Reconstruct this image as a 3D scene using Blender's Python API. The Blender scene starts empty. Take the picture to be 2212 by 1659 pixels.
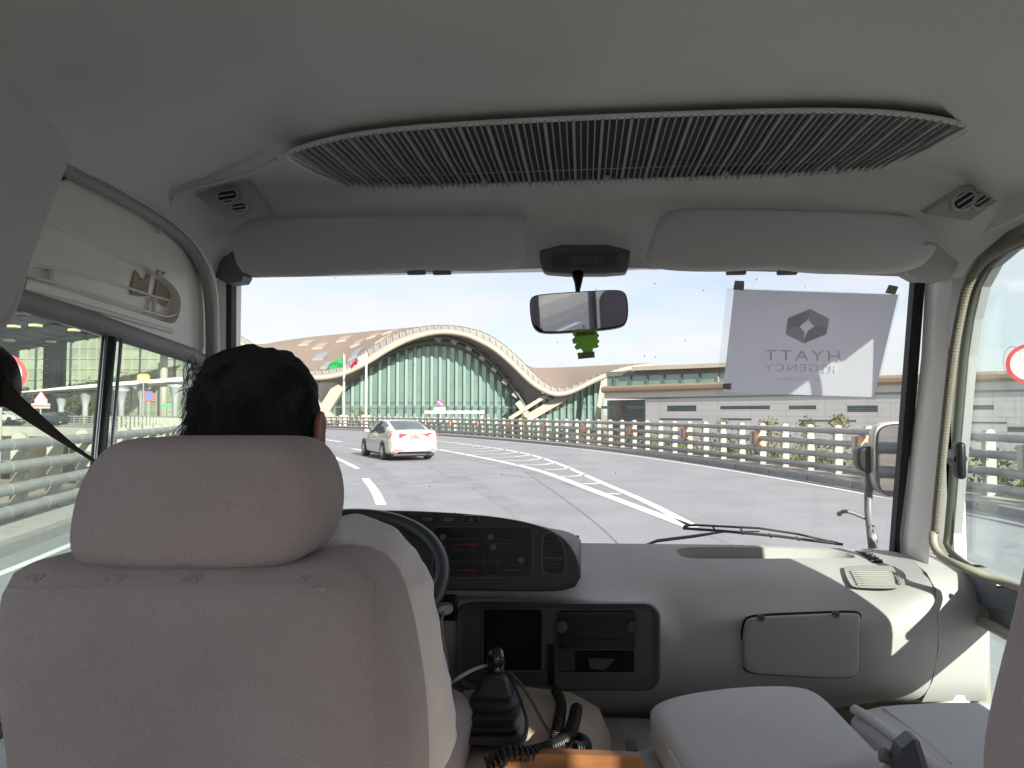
import bpy, bmesh, math, random
from mathutils import Vector, Matrix, noise
random.seed(7)
S = bpy.context.scene
C = S.collection
# ---------------- camera, world, sun, exposure ----------------
FPX = 1523.0                       # focal length in pixels of a 2212 px wide picture
YAW = math.atan(154/FPX); PITCH = math.atan(63.5/FPX); EYE = 1.65
cd = bpy.data.cameras.new('camera'); cam = bpy.data.objects.new('camera', cd); C.objects.link(cam)
cd.sensor_width = 36; cd.lens = FPX/2212*36; cd.clip_start = .02; cd.clip_end = 4000
cam.location = (0, 0, EYE); cam.rotation_euler = (math.pi/2+PITCH, 0, YAW)
S.camera = cam
SUN_AZ, SUN_EL = 145, 25           # degrees clockwise from straight ahead / above the horizon
a, e = math.radians(SUN_AZ), math.radians(SUN_EL)
SUNV = Vector((math.sin(a)*math.cos(e), math.cos(a)*math.cos(e), math.sin(e)))
w = bpy.data.worlds.new('World'); S.world = w; w.use_nodes = True
nt = w.node_tree; N = nt.nodes; L = nt.links
for n in list(N): N.remove(n)
out = N.new('ShaderNodeOutputWorld'); bg = N.new('ShaderNodeBackground'); sky = N.new('ShaderNodeTexSky')
sky.sky_type = 'NISHITA'; sky.sun_disc = False; sky.sun_elevation = e; sky.sun_rotation = a
sky.air_density = 1.0; sky.dust_density = 1.2; sky.ozone_density = 2.5
tc = N.new('ShaderNodeTexCoord'); mp = N.new('ShaderNodeMapping'); mp.inputs['Scale'].default_value = (1.3, 1.3, 7.0)
mp.inputs['Rotation'].default_value = (.12, .10, .3)
nz = N.new('ShaderNodeTexNoise'); nz.inputs['Scale'].default_value = 2.1; nz.inputs['Detail'].default_value = 5; nz.inputs['Roughness'].default_value = .5
cr = N.new('ShaderNodeValToRGB'); cr.color_ramp.elements[0].position = .26; cr.color_ramp.elements[1].position = .62
cr.color_ramp.elements[0].color = (.3, .3, .3, 1); cr.color_ramp.elements[1].color = (.88, .88, .88, 1)
mx = N.new('ShaderNodeMixRGB'); mx.inputs[2].default_value = (5.6, 5.35, 5.5, 1)     # thin cloud veil
L.new(tc.outputs['Generated'], mp.inputs['Vector']); L.new(mp.outputs['Vector'], nz.inputs['Vector'])
L.new(nz.outputs['Fac'], cr.inputs['Fac']); L.new(cr.outputs['Color'], mx.inputs[0]); L.new(sky.outputs['Color'], mx.inputs[1])
L.new(mx.outputs['Color'], bg.inputs['Color']); L.new(bg.outputs['Background'], out.inputs['Surface'])
bg.inputs['Strength'].default_value = .050
sd = bpy.data.lights.new('sun', 'SUN'); sd.energy = 2.6; sd.angle = math.radians(.6); sd.color = (1, .93, .82)
so = bpy.data.objects.new('sun', sd); C.objects.link(so); so.location = (20, -20, 40)
so.rotation_euler = SUNV.to_track_quat('Z', 'Y').to_euler()
S.view_settings.view_transform = 'Standard'; S.view_settings.look = 'None'; S.view_settings.gamma = 1
S.view_settings.use_curve_mapping = False; S.view_settings.exposure = 2.0
S.render.engine = 'CYCLES'
cy = S.cycles; cy.max_bounces = 10; cy.diffuse_bounces = 5; cy.glossy_bounces = 4; cy.transparent_max_bounces = 16; cy.transmission_bounces = 4
cy.sample_clamp_indirect = 6; cy.caustics_reflective = False; cy.caustics_refractive = False
cy.use_denoising = True
try: cy.denoiser = 'OPENIMAGEDENOISE'
except Exception: pass

# ---------------- where a picture point lies in the place ----------------
def ray(px, py):
    x = (px-1106)/FPX; y = -(py-829.5)/FPX; q = math.pi/2+PITCH
    Y, Z = y*math.cos(q)+math.sin(q), y*math.sin(q)-math.cos(q)
    c, s = math.cos(YAW), math.sin(YAW)
    return Vector((x*c-Y*s, x*s+Y*c, Z))
def A(px, py, Y):                   # at distance Y ahead along the bus
    r = ray(px, py); k = Y/r.y; return Vector((r.x*k, Y, EYE+r.z*k))
def AX(px, py, X):                  # on the side wall at X
    r = ray(px, py); k = X/r.x; return Vector((X, r.y*k, EYE+r.z*k))
def AZ(px, py, Z=0):                # on a level at height Z
    r = ray(px, py); k = (Z-EYE)/r.z; return Vector((r.x*k, r.y*k, Z))
FW = Vector((-math.sin(YAW), math.cos(YAW), 0)); RT = Vector((math.cos(YAW), math.sin(YAW), 0))
def E(px, py, d):                   # at distance d ahead of the camera
    r = ray(px, py); k = d/r.dot(FW); return Vector((r.x*k, r.y*k, EYE+r.z*k))

# ---------------- materials ----------------
MATS = {}
def mat(name, col, rough=.6, metal=0, spec=.5, var=0, vscale=8, bump=0, bscale=200, coat=0, var2=0, v2scale=1, emis=None, sheen=0, stretch=None):
    if name in MATS: return MATS[name]
    m = bpy.data.materials.new(name); m.use_nodes = True; t = m.node_tree; b = t.nodes['Principled BSDF']
    b.inputs['Base Color'].default_value = (*col, 1); b.inputs['Roughness'].default_value = rough
    b.inputs['Metallic'].default_value = metal; b.inputs['Specular IOR Level'].default_value = spec
    b.inputs['Coat Weight'].default_value = coat; b.inputs['Sheen Weight'].default_value = sheen
    co = t.nodes.new('ShaderNodeTexCoord'); vec = co.outputs['Object']
    if stretch:
        mm = t.nodes.new('ShaderNodeMapping'); mm.inputs['Scale'].default_value = stretch
        t.links.new(vec, mm.inputs['Vector']); vec = mm.outputs['Vector']
    last = None
    for vv, sc, dt in ((var, vscale, 6), (var2, v2scale, 3)):
        if not vv: continue
        n = t.nodes.new('ShaderNodeTexNoise'); n.inputs['Scale'].default_value = sc; n.inputs['Detail'].default_value = dt
        t.links.new(vec, n.inputs['Vector'])
        r = t.nodes.new('ShaderNodeMapRange'); r.inputs['From Min'].default_value = .3; r.inputs['From Max'].default_value = .7
        r.inputs['To Min'].default_value = 1-vv; r.inputs['To Max'].default_value = 1+vv
        t.links.new(n.outputs['Fac'], r.inputs['Value'])
        x = t.nodes.new('ShaderNodeVectorMath'); x.operation = 'MULTIPLY'
        if last is None: x.inputs[0].default_value = col
        else: t.links.new(last, x.inputs[0])
        t.links.new(r.outputs['Result'], x.inputs[1]); last = x.outputs['Vector']
    if last is not None: t.links.new(last, b.inputs['Base Color'])
    if bump:
        n = t.nodes.new('ShaderNodeTexNoise'); n.inputs['Scale'].default_value = bscale; n.inputs['Detail'].default_value = 3
        t.links.new(co.outputs['Object'], n.inputs['Vector'])
        u = t.nodes.new('ShaderNodeBump'); u.inputs['Strength'].default_value = bump; u.inputs['Distance'].default_value = .002
        t.links.new(n.outputs['Fac'], u.inputs['Height']); t.links.new(u.outputs['Normal'], b.inputs['Normal'])
    if emis: b.inputs['Emission Color'].default_value = (*emis[0], 1); b.inputs['Emission Strength'].default_value = emis[1]
    MATS[name] = m; return m
def glass_mat(name, tint, refl=.9, base=0.03, dust_haze=0):
    """thin pane: see-through with a mirror share that grows towards grazing, plus a dusty film that also paints haze"""
    m = bpy.data.materials.new(name); m.use_nodes = True; t = m.node_tree
    for n in list(t.nodes): t.nodes.remove(n)
    o = t.nodes.new('ShaderNodeOutputMaterial'); tr = t.nodes.new('ShaderNodeBsdfTransparent'); tr.inputs[0].default_value = (*tint, 1)
    gl = t.nodes.new('ShaderNodeBsdfGlossy'); gl.inputs['Roughness'].default_value = .01; gl.inputs['Color'].default_value = (refl, refl, refl, 1)
    lw = t.nodes.new('ShaderNodeLayerWeight'); lw.inputs['Blend'].default_value = .5
    pw = t.nodes.new('ShaderNodeMath'); pw.operation = 'POWER'; pw.inputs[1].default_value = 5; t.links.new(lw.outputs['Facing'], pw.inputs[0])
    fr = t.nodes.new('ShaderNodeMapRange'); fr.inputs['To Min'].default_value = base; fr.inputs['To Max'].default_value = .9; t.links.new(pw.outputs[0], fr.inputs['Value'])
    mi = t.nodes.new('ShaderNodeMixShader'); t.links.new(fr.outputs[0], mi.inputs[0]); t.links.new(tr.outputs[0], mi.inputs[1]); t.links.new(gl.outputs[0], mi.inputs[2])
    res = mi.outputs[0]
    if dust_haze:
        df = t.nodes.new('ShaderNodeBsdfDiffuse'); df.inputs[0].default_value = (.75, .74, .7, 1)
        tl = t.nodes.new('ShaderNodeBsdfTranslucent'); tl.inputs[0].default_value = (.75, .74, .7, 1)
        ad = t.nodes.new('ShaderNodeMixShader'); ad.inputs[0].default_value = .6
        t.links.new(df.outputs[0], ad.inputs[1]); t.links.new(tl.outputs[0], ad.inputs[2])
        co = t.nodes.new('ShaderNodeTexCoord'); nn = t.nodes.new('ShaderNodeTexNoise'); nn.inputs['Scale'].default_value = 5; nn.inputs['Detail'].default_value = 8
        t.links.new(co.outputs['Object'], nn.inputs['Vector'])
        r = t.nodes.new('ShaderNodeMapRange'); r.inputs['From Min'].default_value = .35; r.inputs['From Max'].default_value = .75
        r.inputs['To Min'].default_value = dust_haze*.5; r.inputs['To Max'].default_value = dust_haze*1.5
        t.links.new(nn.outputs['Fac'], r.inputs['Value'])
        m2 = t.nodes.new('ShaderNodeMixShader'); t.links.new(r.outputs['Result'], m2.inputs[0]); t.links.new(res, m2.inputs[1]); t.links.new(ad.outputs[0], m2.inputs[2])
        res = m2.outputs[0]
    t.links.new(res, o.inputs['Surface']); MATS[name] = m; return m
def paper_mat(name, col, trans=.6):
    m = bpy.data.materials.new(name); m.use_nodes = True; t = m.node_tree
    for n in list(t.nodes): t.nodes.remove(n)
    o = t.nodes.new('ShaderNodeOutputMaterial'); df = t.nodes.new('ShaderNodeBsdfDiffuse'); tl = t.nodes.new('ShaderNodeBsdfTranslucent')
    df.inputs[0].default_value = (*col, 1); tl.inputs[0].default_value = (*col, 1)
    mi = t.nodes.new('ShaderNodeMixShader'); mi.inputs[0].default_value = trans
    t.links.new(df.outputs[0], mi.inputs[1]); t.links.new(tl.outputs[0], mi.inputs[2]); t.links.new(mi.outputs[0], o.inputs['Surface'])
    MATS[name] = m; return m

M_LINER = mat('headliner_fabric', (.66, .665, .66), .95, bump=.5, bscale=700, var=.06, vscale=260, var2=.09, v2scale=2.2)
M_TRIM = mat('grey_trim', (.45, .45, .445), .6, bump=.15, bscale=700, var2=.04, v2scale=4)
M_TRIMD = mat('dark_grey_trim', (.33, .33, .335), .55, bump=.15, bscale=700, var2=.06, v2scale=5)
M_PAINT = mat('interior_white_paint', (.86, .85, .81), .35, coat=.3, var2=.05, v2scale=6)
M_RUB = mat('black_rubber', (.02, .022, .024), .6, var=.1, vscale=30)
M_GREYFAB = mat('seat_fabric', (.50, .45, .475), 1.0, bump=.8, bscale=600, var=.09, vscale=350, var2=.12, v2scale=4, sheen=.15)
M_SEATL = mat('light_seat_fabric', (.78, .775, .81), 1.0, bump=.6, bscale=700, var=.07, vscale=450, var2=.05, v2scale=5, sheen=.15)
M_DASH = mat('dashboard_vinyl', (.43, .42, .41), .5, bump=.3, bscale=900, var2=.06, v2scale=4)
M_DASHD = mat('charcoal_plastic', (.055, .057, .062), .5, bump=.2, bscale=900, var2=.1, v2scale=8)
M_BLACK = mat('black_plastic', (.012, .012, .014), .35, var2=.1, v2scale=20)
M_GREYP = mat('mid_grey_plastic', (.16, .16, .165), .45, bump=.1, bscale=900)
M_CREAMP = mat('beige_plastic', (.36, .33, .265), .5, bump=.15, bscale=600, var2=.05, v2scale=6)
M_CHROME = mat('chrome', (.75, .76, .78), .12, 1)
M_MIRROR = mat('mirror_glass', (.42, .44, .50), .02, 1)
M_WIN = glass_mat('windscreen_glass', (.93, .95, .95), dust_haze=.04)  # film of dirt raised to paint a slight hazy veil
M_SIDE = glass_mat('green_side_glass', (.84, .92, .88), dust_haze=.10)  # heavier film of dirt, paints haze over the view on the left
M_SALOON = glass_mat('tinted_saloon_glass', (.96, .97, .965), base=.04)
M_SIDER = glass_mat('door_glass', (.90, .96, .95), dust_haze=.012)
M_ASPH = mat('asphalt', (.255, .263, .282), .8, var=.12, vscale=25, bump=.6, bscale=90, var2=.10, v2scale=.7, stretch=(1, 1, 1))
M_LINE = mat('road_paint', (.78, .77, .74), .65, var=.12, vscale=9)
M_KERB = mat('kerb_concrete', (.27, .265, .26), .85, var=.12, vscale=9, bump=.4, bscale=60)
M_SLAB = mat('pale_concrete', (.47, .44, .385), .85, var=.07, vscale=1.5, var2=.08, v2scale=.15, bump=.3, bscale=20)
M_PAVE = mat('walkway_concrete', (.40, .385, .36), .9, var=.12, vscale=6, bump=.4, bscale=60)
M_STEEL = mat('galvanised_rail', (.33, .325, .32), .5, .2, var=.12, vscale=3)
M_POST = mat('cream_post', (.42, .40, .34), .6, var=.1, vscale=8)
M_GROUND = mat('sandy_ground', (.33, .29, .22), .95, var=.15, vscale=.5, var2=.15, v2scale=.03)
M_ROOF = mat('terminal_roof', (.25, .19, .14), .6, var=.04, vscale=.5, var2=.05, v2scale=.05)
M_ROOFG = mat('parapet_grey', (.235, .225, .21), .6, var=.06, vscale=.4)
M_RIM = mat('roof_rim', (.38, .35, .30), .5, var=.05, vscale=.3)
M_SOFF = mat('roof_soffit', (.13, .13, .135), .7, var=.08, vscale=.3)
M_GLASSB = mat('green_facade_glass', (.21, .325, .29), .14, .45, spec=.8, var=.12, vscale=.25, var2=.15, v2scale=.05)
M_FIN = mat('dark_mullion', (.06, .09, .09), .4, .2)
M_PANEL = mat('grey_facade_panel', (.44, .455, .48), .45, .1, var=.05, vscale=.25, var2=.05, v2scale=.06)
M_PANELM = mat('polished_metal_panel', (.13, .13, .135), .22, .6, var=.1, vscale=.3)
M_WPAINT = mat('white_car_paint', (.52, .50, .455), .25, coat=.6, var2=.02, v2scale=3)
M_TYRE = mat('tyre_rubber', (.02, .02, .02), .85, bump=.3, bscale=80)
M_CARGL = mat('car_glass', (.10, .13, .13), .05, .35, spec=.9)
M_RED = mat('red_lens', (.55, .02, .03), .2, coat=.5, emis=((1, .03, .02), .25))
M_SKIN = mat('skin', (.33, .155, .10), .55, var2=.08, v2scale=30)
M_HAIR = mat('black_hair', (.038, .040, .047), .9, spec=.12)
M_SHIRT = mat('white_shirt', (.88, .87, .92), .9, bump=.3, bscale=600, var2=.03, v2scale=12)
M_TROUSER = mat('dark_trousers', (.03, .03, .035), .9)
M_BEIGE = mat('beige_vinyl', (.60, .50, .42), .55, bump=.7, bscale=350, var2=.15, v2scale=9)
M_MAT = mat('grey_floor_mat', (.42, .41, .38), .9, bump=.5, bscale=150, var=.2, vscale=14, var2=.25, v2scale=4)
M_WOOD = mat('varnished_wood', (.27, .115, .038), .45, var=.35, vscale=9, stretch=(1, 1, 8), var2=.25, v2scale=5)
M_BELT = mat('belt_webbing', (.055, .045, .04), .8, bump=.6, bscale=1200, var=.15, vscale=400)
M_LEAF = mat('leaf_green', (.075, .105, .035), .8, var=.45, vscale=.9)
M_LEAFY = mat('leaf_yellow_green', (.15, .15, .05), .8, var=.45, vscale=1.1)
M_BARK = mat('bark', (.14, .10, .07), .9, var=.3, vscale=5, bump=.5)
M_SIGNW = mat('sign_white', (.78, .77, .75), .4); M_SIGNR = mat('sign_red', (.60, .04, .05), .4)
M_SIGNB = mat('sign_blue', (.05, .17, .55), .4); M_YEL = mat('sign_yellow', (.75, .50, .05), .5); M_GRN = mat('sign_green', (.05, .42, .16), .5)
M_FLAGG = paper_mat('green_flag_cloth', (.04, .36, .12), .35); M_FLAGW = paper_mat('white_flag_cloth', (.75, .72, .72), .35); M_FLAGM = paper_mat('maroon_flag_cloth', (.42, .03, .08), .35)

# ---------------- mesh helpers (world coordinates in, objects out) ----------------
def mk(name, V, Fc, m, parent=None, loc=None, smooth=False, auto=None, mats=None, midx=None):
    off = Vector((0, 0, 0))
    if parent is not None:
        p = parent
        while p is not None: off += p.location; p = p.parent
        if loc is None: loc = Vector((0, 0, 0))
        else: loc = Vector(loc)-off
        off = off+loc
    else:
        if loc is None:
            n = len(V); loc = Vector((sum(v[0] for v in V)/n, sum(v[1] for v in V)/n, min(v[2] for v in V)))
        loc = Vector(loc); off = loc
    me = bpy.data.meshes.new(name); me.from_pydata([(v[0]-off.x, v[1]-off.y, v[2]-off.z) for v in V], [], Fc)
    for mm in (mats or [m]): me.materials.append(mm)
    if midx: me.polygons.foreach_set('material_index', midx)
    bm = bmesh.new(); bm.from_mesh(me); bmesh.ops.remove_doubles(bm, verts=bm.verts, dist=1e-5); bmesh.ops.recalc_face_normals(bm, faces=bm.faces); bm.to_mesh(me); bm.free()
    if smooth:
        me.polygons.foreach_set('use_smooth', [True]*len(me.polygons))
        if auto: me.set_sharp_from_angle(angle=math.radians(auto))
    me.update(); o = bpy.data.objects.new(name, me); C.objects.link(o); o.location = loc
    if parent is not None: o.parent = parent
    return o
def tag(o, label=None, cat=None, group=None, kind=None):
    for k, v in (('label', label), ('category', cat), ('group', group), ('kind', kind)):
        if v: o[k] = v
    return o
def thing(name, loc, label, cat, group=None):
    o = bpy.data.objects.new(name, None); C.objects.link(o); o.location = loc; o.empty_display_size = .1
    return tag(o, label, cat, group)
def dupe(o, parent=None, loc=None, rotz=None, name=None):
    c = o.copy(); C.objects.link(c); c.parent = parent
    if loc is not None: c.location = loc
    if rotz is not None: c.rotation_euler = (0, 0, rotz)
    return c
def dupe_tree(o, parent=None):
    kids = [k for k in o.children]
    c = o.copy(); C.objects.link(c); c.parent = parent
    for k in kids: dupe_tree(k, c)
    return c
class MB:
    def __init__(s): s.V = []; s.F = []; s.I = []
    def add(s, V, Fc, i=0):
        b = len(s.V); s.V += [Vector(v) for v in V]; s.F += [tuple(b+k for k in f) for f in Fc]; s.I += [i]*len(Fc); return s
    def box(s, c, d, R=None, i=0):
        c = Vector(c); V = []
        for z in (-.5, .5):
            for x, y in ((-.5, -.5), (.5, -.5), (.5, .5), (-.5, .5)):
                v = Vector((x*d[0], y*d[1], z*d[2])); V.append(c+(R @ v if R else v))
        return s.add(V, [(0, 3, 2, 1), (4, 5, 6, 7), (0, 1, 5, 4), (1, 2, 6, 5), (2, 3, 7, 6), (3, 0, 4, 7)], i)
    def bbox(s, c, d, b=.01, R=None, i=0):          # bevelled box
        c = Vector(c); bm = bmesh.new(); bmesh.ops.create_cube(bm, size=1)
        for v in bm.verts: v.co = Vector((v.co.x*d[0], v.co.y*d[1], v.co.z*d[2]))
        bmesh.ops.bevel(bm, geom=bm.edges[:], offset=min(b, min(d)*.49), segments=3, affect='EDGES', profile=.5)
        bm.verts.ensure_lookup_table(); bm.verts.index_update()
        V = [c+(R @ v.co if R else v.co) for v in bm.verts]; Fc = [[v.index for v in f.verts] for f in bm.faces]; bm.free()
        return s.add(V, Fc, i)
    def tube(s, P, r, n=10, i=0, close=False, caps=True, flat=None):
        P = [Vector(p) for p in P]; m = len(P); rr = r if isinstance(r, (list, tuple)) else [r]*m
        rings = []; up = Vector((0, 0, 1)); prev = None
        for k in range(m):
            t = (P[(k+1) % m]-P[k-1]) if close else (P[min(k+1, m-1)]-P[max(k-1, 0)])
            if t.length < 1e-9: t = Vector((0, 0, 1))
            t.normalize()
            if prev is None:
                u = up if abs(t.dot(up)) < .95 else Vector((1, 0, 0)); x = t.cross(u).normalized()
            else:
                x = prev-t*prev.dot(t)
                x = x.normalized() if x.length > 1e-6 else t.cross(up).normalized()
            prev = x; y = t.cross(x)
            rings.append([P[k]+(x*math.cos(2*math.pi*j/n)+y*math.sin(2*math.pi*j/n)*(flat or 1))*rr[k] for j in range(n)])
        V = [v for q in rings for v in q]; Fc = []
        for k in range(m if close else m-1):
            for j in range(n):
                Fc.append((k*n+j, k*n+(j+1) % n, ((k+1) % m)*n+(j+1) % n, ((k+1) % m)*n+j))
        if caps and not close: Fc += [tuple(reversed(range(n))), tuple((m-1)*n+j for j in range(n))]
        return s.add(V, Fc, i)
    def loft(s, rows, closed=False, caps=False, i=0):
        n = len(rows[0]); V = [v for r in rows for v in r]; Fc = []
        for k in range(len(rows)-1):
            for j in range(n if closed else n-1):
                Fc.append((k*n+j, k*n+(j+1) % n, (k+1)*n+(j+1) % n, (k+1)*n+j))
        if caps: Fc += [tuple(reversed(range(n))), tuple((len(rows)-1)*n+j for j in range(n))]
        return s.add(V, Fc, i)
    def prism(s, P, d, i=0):                        # polygon P pushed by vector d
        n = len(P); d = Vector(d); V = [Vector(p) for p in P]+[Vector(p)+d for p in P]
        return s.add(V, [tuple(range(n)), tuple(reversed(range(n, 2*n)))]+[(j, (j+1) % n, n+(j+1) % n, n+j) for j in range(n)], i)
    def sphere(s, c, r, nu=16, nv=10, i=0, R=None):
        c = Vector(c); r = r if isinstance(r, (tuple, list, Vector)) else (r, r, r); rows = []
        for k in range(nv+1):
            ph = math.pi*k/nv; row = []
            for j in range(nu):
                th = 2*math.pi*j/nu; v = Vector((r[0]*math.sin(ph)*math.cos(th), r[1]*math.sin(ph)*math.sin(th), r[2]*math.cos(ph)))
                row.append(c+(R @ v if R else v))
            rows.append(row)
        return s.loft(rows, True, False, i)
    def make(s, name, m, parent=None, loc=None, smooth=False, auto=None):
        ms = m if isinstance(m, list) else None
        return mk(name, s.V, s.F, None if ms else m, parent, loc, smooth, auto, mats=ms, midx=s.I if ms else None)
def resample(P, n, closed=False):
    P = [Vector(p) for p in P]
    if closed: P = P+[P[0]]
    D = [0]
    for k in range(1, len(P)): D.append(D[-1]+(P[k]-P[k-1]).length)
    T = D[-1]; R = []
    for q in range(n):
        t = T*q/(n if closed else n-1); k = 1
        while k < len(D)-1 and D[k] < t: k += 1
        f = (t-D[k-1])/max(D[k]-D[k-1], 1e-9); R.append(P[k-1].lerp(P[k], min(max(f, 0), 1)))
    return R
def smoothp(P, it=2, closed=False):
    P = [Vector(p) for p in P]
    for _ in range(it):
        Q = []
        n = len(P)
        rng = range(n) if closed else range(n-1)
        if not closed: Q.append(P[0])
        for k in rng:
            a_, b_ = P[k], P[(k+1) % n]; Q += [a_.lerp(b_, .25), a_.lerp(b_, .75)]
        if not closed: Q.append(P[-1])
        P = Q
    return P
def rrect(cx, cy, w, h, r, n=5):                    # rounded rectangle outline, 2D
    P = []
    for sx, sy, a0 in ((1, 1, 0), (-1, 1, 90), (-1, -1, 180), (1, -1, 270)):
        for k in range(n+1):
            t = math.radians(a0+90*k/n); P.append((cx+sx*(w/2-r)+r*math.cos(t), cy+sy*(h/2-r)+r*math.sin(t)))
    return P
def inset2(P, d):                                   # shrink a 2D outline by d along its normals
    n = len(P); ar = sum(P[k][0]*P[(k+1) % n][1]-P[(k+1) % n][0]*P[k][1] for k in range(n)); sg = 1 if ar > 0 else -1; Q = []
    for k in range(n):
        t = Vector((P[(k+1) % n][0]-P[k-1][0], P[(k+1) % n][1]-P[k-1][1])); t.normalize()
        Q.append((P[k][0]-t.y*d*sg, P[k][1]+t.x*d*sg))
    return Q
def puff(mb, P2, fr, t0, t1, r, steps=5, i=0, bulge=0):
    P2 = [(p.x, p.y) for p in resample([Vector((p[0], p[1], 0)) for p in P2], 72, True)]
    """cushion: outline P2 (2D) mapped by fr(u,v,depth), from depth t0 to t1 with edges rounded by r"""
    prof = []
    for k in range(steps+1):
        q = math.pi/2*k/steps; prof.append((t0+r*(1-math.cos(q)), r*(1-math.sin(q))))
    prof2 = [(t1-(t-t0), d) for t, d in reversed(prof)]
    rows = []
    cx = sum(p[0] for p in P2)/len(P2); cy_ = sum(p[1] for p in P2)/len(P2)
    def ring(t, d, sc=1):
        Q = inset2(P2, d)
        for _ in range(int(14*d/r)): Q = [((Q[k-1][0]+2*Q[k][0]+Q[(k+1) % len(Q)][0])/4, (Q[k-1][1]+2*Q[k][1]+Q[(k+1) % len(Q)][1])/4) for k in range(len(Q))]
        if sc != 1: Q = [(cx+(p[0]-cx)*sc, cy_+(p[1]-cy_)*sc) for p in Q]
        return [fr(p[0], p[1], t) for p in Q]
    sgn = 1 if t1 > t0 else -1
    for sc, bb in ((.02, 1), (.3, .9), (.6, .62), (.82, .28)): rows.append(ring(t0-sgn*bulge*bb, r, sc))
    for t, d in prof: rows.append(ring(t, d))
    for t, d in prof2: rows.append(ring(t, d))
    for sc, bb in ((.82, .28), (.6, .62), (.3, .9), (.02, 1)): rows.append(ring(t1+sgn*bulge*bb, r, sc))
    return mb.loft(rows, True, True, i)
def strip(mb, P, Q, i=0): return mb.loft([P, Q], i=i)
def text_mesh(name, s, size, fn, m, parent, extr=0.0, align='CENTER', sx=1, spacing=1):
    cu = bpy.data.curves.new(name, 'FONT'); cu.body = s; cu.size = size; cu.align_x = align; cu.align_y = 'CENTER'; cu.space_character = spacing; cu.resolution_u = 3
    o = bpy.data.objects.new(name, cu); C.objects.link(o); me = bpy.data.meshes.new_from_object(o)
    V = [fn(v.co.x*sx, v.co.y) for v in me.vertices]; Fc = [tuple(p.vertices) for p in me.polygons]
    bpy.data.objects.remove(o); bpy.data.curves.remove(cu); bpy.data.meshes.remove(me)
    return mk(name, V, Fc, m, parent)
from mathutils.bvhtree import BVHTree
def onto(mb, pts, o=.0004):         # lay points on the near face of a built cushion; drop those that miss it
    t = BVHTree.FromPolygons([tuple(v) for v in mb.V], mb.F); R_ = []
    for p in pts:
        h = t.ray_cast(Vector((p[0], -1, p[2])), Vector((0, 1, 0)))[0]
        if h is not None: R_.append(h-Vector((0, o, 0)))
    return R_
def bez(P, n=24): return resample(smoothp(P, 3), n)

# ============================ ROAD, DECK, GUARDRAILS ============================
def path(P, step):
    Q = smoothp([(x, y, 0) for x, y in P], 3); T = sum((Q[k]-Q[k-1]).length for k in range(1, len(Q)))
    return resample(Q, int(T/step)+1)
def off(P, d):                                      # shift a ground path to its right
    R = []
    for k in range(len(P)):
        t = P[min(k+1, len(P)-1)]-P[max(k-1, 0)]; t.normalize(); R.append(P[k]+Vector((t.y, -t.x, 0))*d)
    return R
def lift(P, z): return [Vector((p.x, p.y, z)) for p in P]
RK0 = [(7.7, -16), (7.75, 0), (7.35, 7), (6.88, 11.9), (6.1, 15.7), (5.15, 19.5), (3.1, 26), (.8, 32), (-2, 37.5), (-6, 44.5), (-11, 52), (-17.5, 61), (-24, 68.5), (-33, 76.5), (-44, 82), (-60, 87), (-85, 91), (-130, 94)]
LK0 = [(-4.6, -16), (-5.0, 0), (-5.75, 4), (-6.6, 7.5), (-7.1, 9.1), (-8.3, 13), (-10, 17.5), (-12.6, 23), (-16.5, 30), (-21, 37), (-27, 46), (-34, 54), (-44, 62), (-58, 68), (-80, 71), (-130, 74)]
RK = path(RK0, .6); LK = path(LK0, .6)
n = 260
a1, b1 = resample(LK, n), resample(RK, n)
mb = MB(); strip(mb, a1, b1); tag(mb.make('road', M_ASPH, loc=(0, 0, 0)), kind='structure')
for K, sg in ((RK, 1), (LK, -1)):
    mb = MB(); mb.loft([lift(K, -.05), lift(K, .13), lift(off(K, .16*sg), .14)]); tag(mb.make('kerb', M_KERB, loc=(0, 0, 0)), kind='structure')
    mb = MB(); mb.loft([lift(off(K, .16*sg), .136), lift(off(K, 1.05*sg), .15)]); tag(mb.make('walkway', M_PAVE, loc=(0, 0, 0)), kind='structure')
    mb = MB(); mb.loft([lift(off(K, 1.05*sg), .15), lift(off(K, 1.06*sg), .32), lift(off(K, 1.25*sg), .32), lift(off(K, 1.27*sg), -.62), lift(off(K, .2*sg), -.72), lift(off(K, -1.6*sg), -1.15)])
    tag(mb.make('bridge_edge', M_SLAB, loc=(0, 0, 0)), kind='structure')
mb = MB(); strip(mb, lift(off(a1, 1.6), -1.15), lift(off(b1, -1.6), -1.15)); tag(mb.make('bridge_underside', M_SLAB, loc=(0, 0, 0)), kind='structure')
# joints cut in the kerb stones: thin dark gaps standing on the kerb face
mb = MB()
for k in range(0, len(RK)-1, 3):
    if RK[k].y < 3 or RK[k].y > 55: continue
    t = (RK[k+1]-RK[k]).normalized(); q = off([RK[k], RK[k+1]], -.002)[0]
    mb.box((q.x, q.y, .065), (.012, .012, .13), Matrix.Rotation(math.atan2(t.y, t.x), 3, 'Z'))
tag(mb.make('kerb_joints', M_RUB, loc=(0, 0, 0)), kind='structure')
# ground sheet to the horizon, lower than the bridge
mb = MB(); mb.add([(-3000, -3000, -6), (3000, -3000, -6), (3000, 3000, -6), (-3000, 3000, -6)], [(0, 1, 2, 3)])
tag(mb.make('ground', M_GROUND, loc=(0, 0, -6)), kind='structure')
rb = off(RK, 1.3)
mb = MB(); rows = []
Q = resample([p for p in rb if 3 < p.y < 70 and p.x > -28], 60)
mb.loft([lift(Q, -.75), lift(off(Q, 4), -1.0), lift(off(Q, 9), -3.2), lift(off(Q, 16), -5.99)])
tag(mb.make('planted_bank', M_GROUND, loc=(0, 0, -6)), kind='structure')

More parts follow.
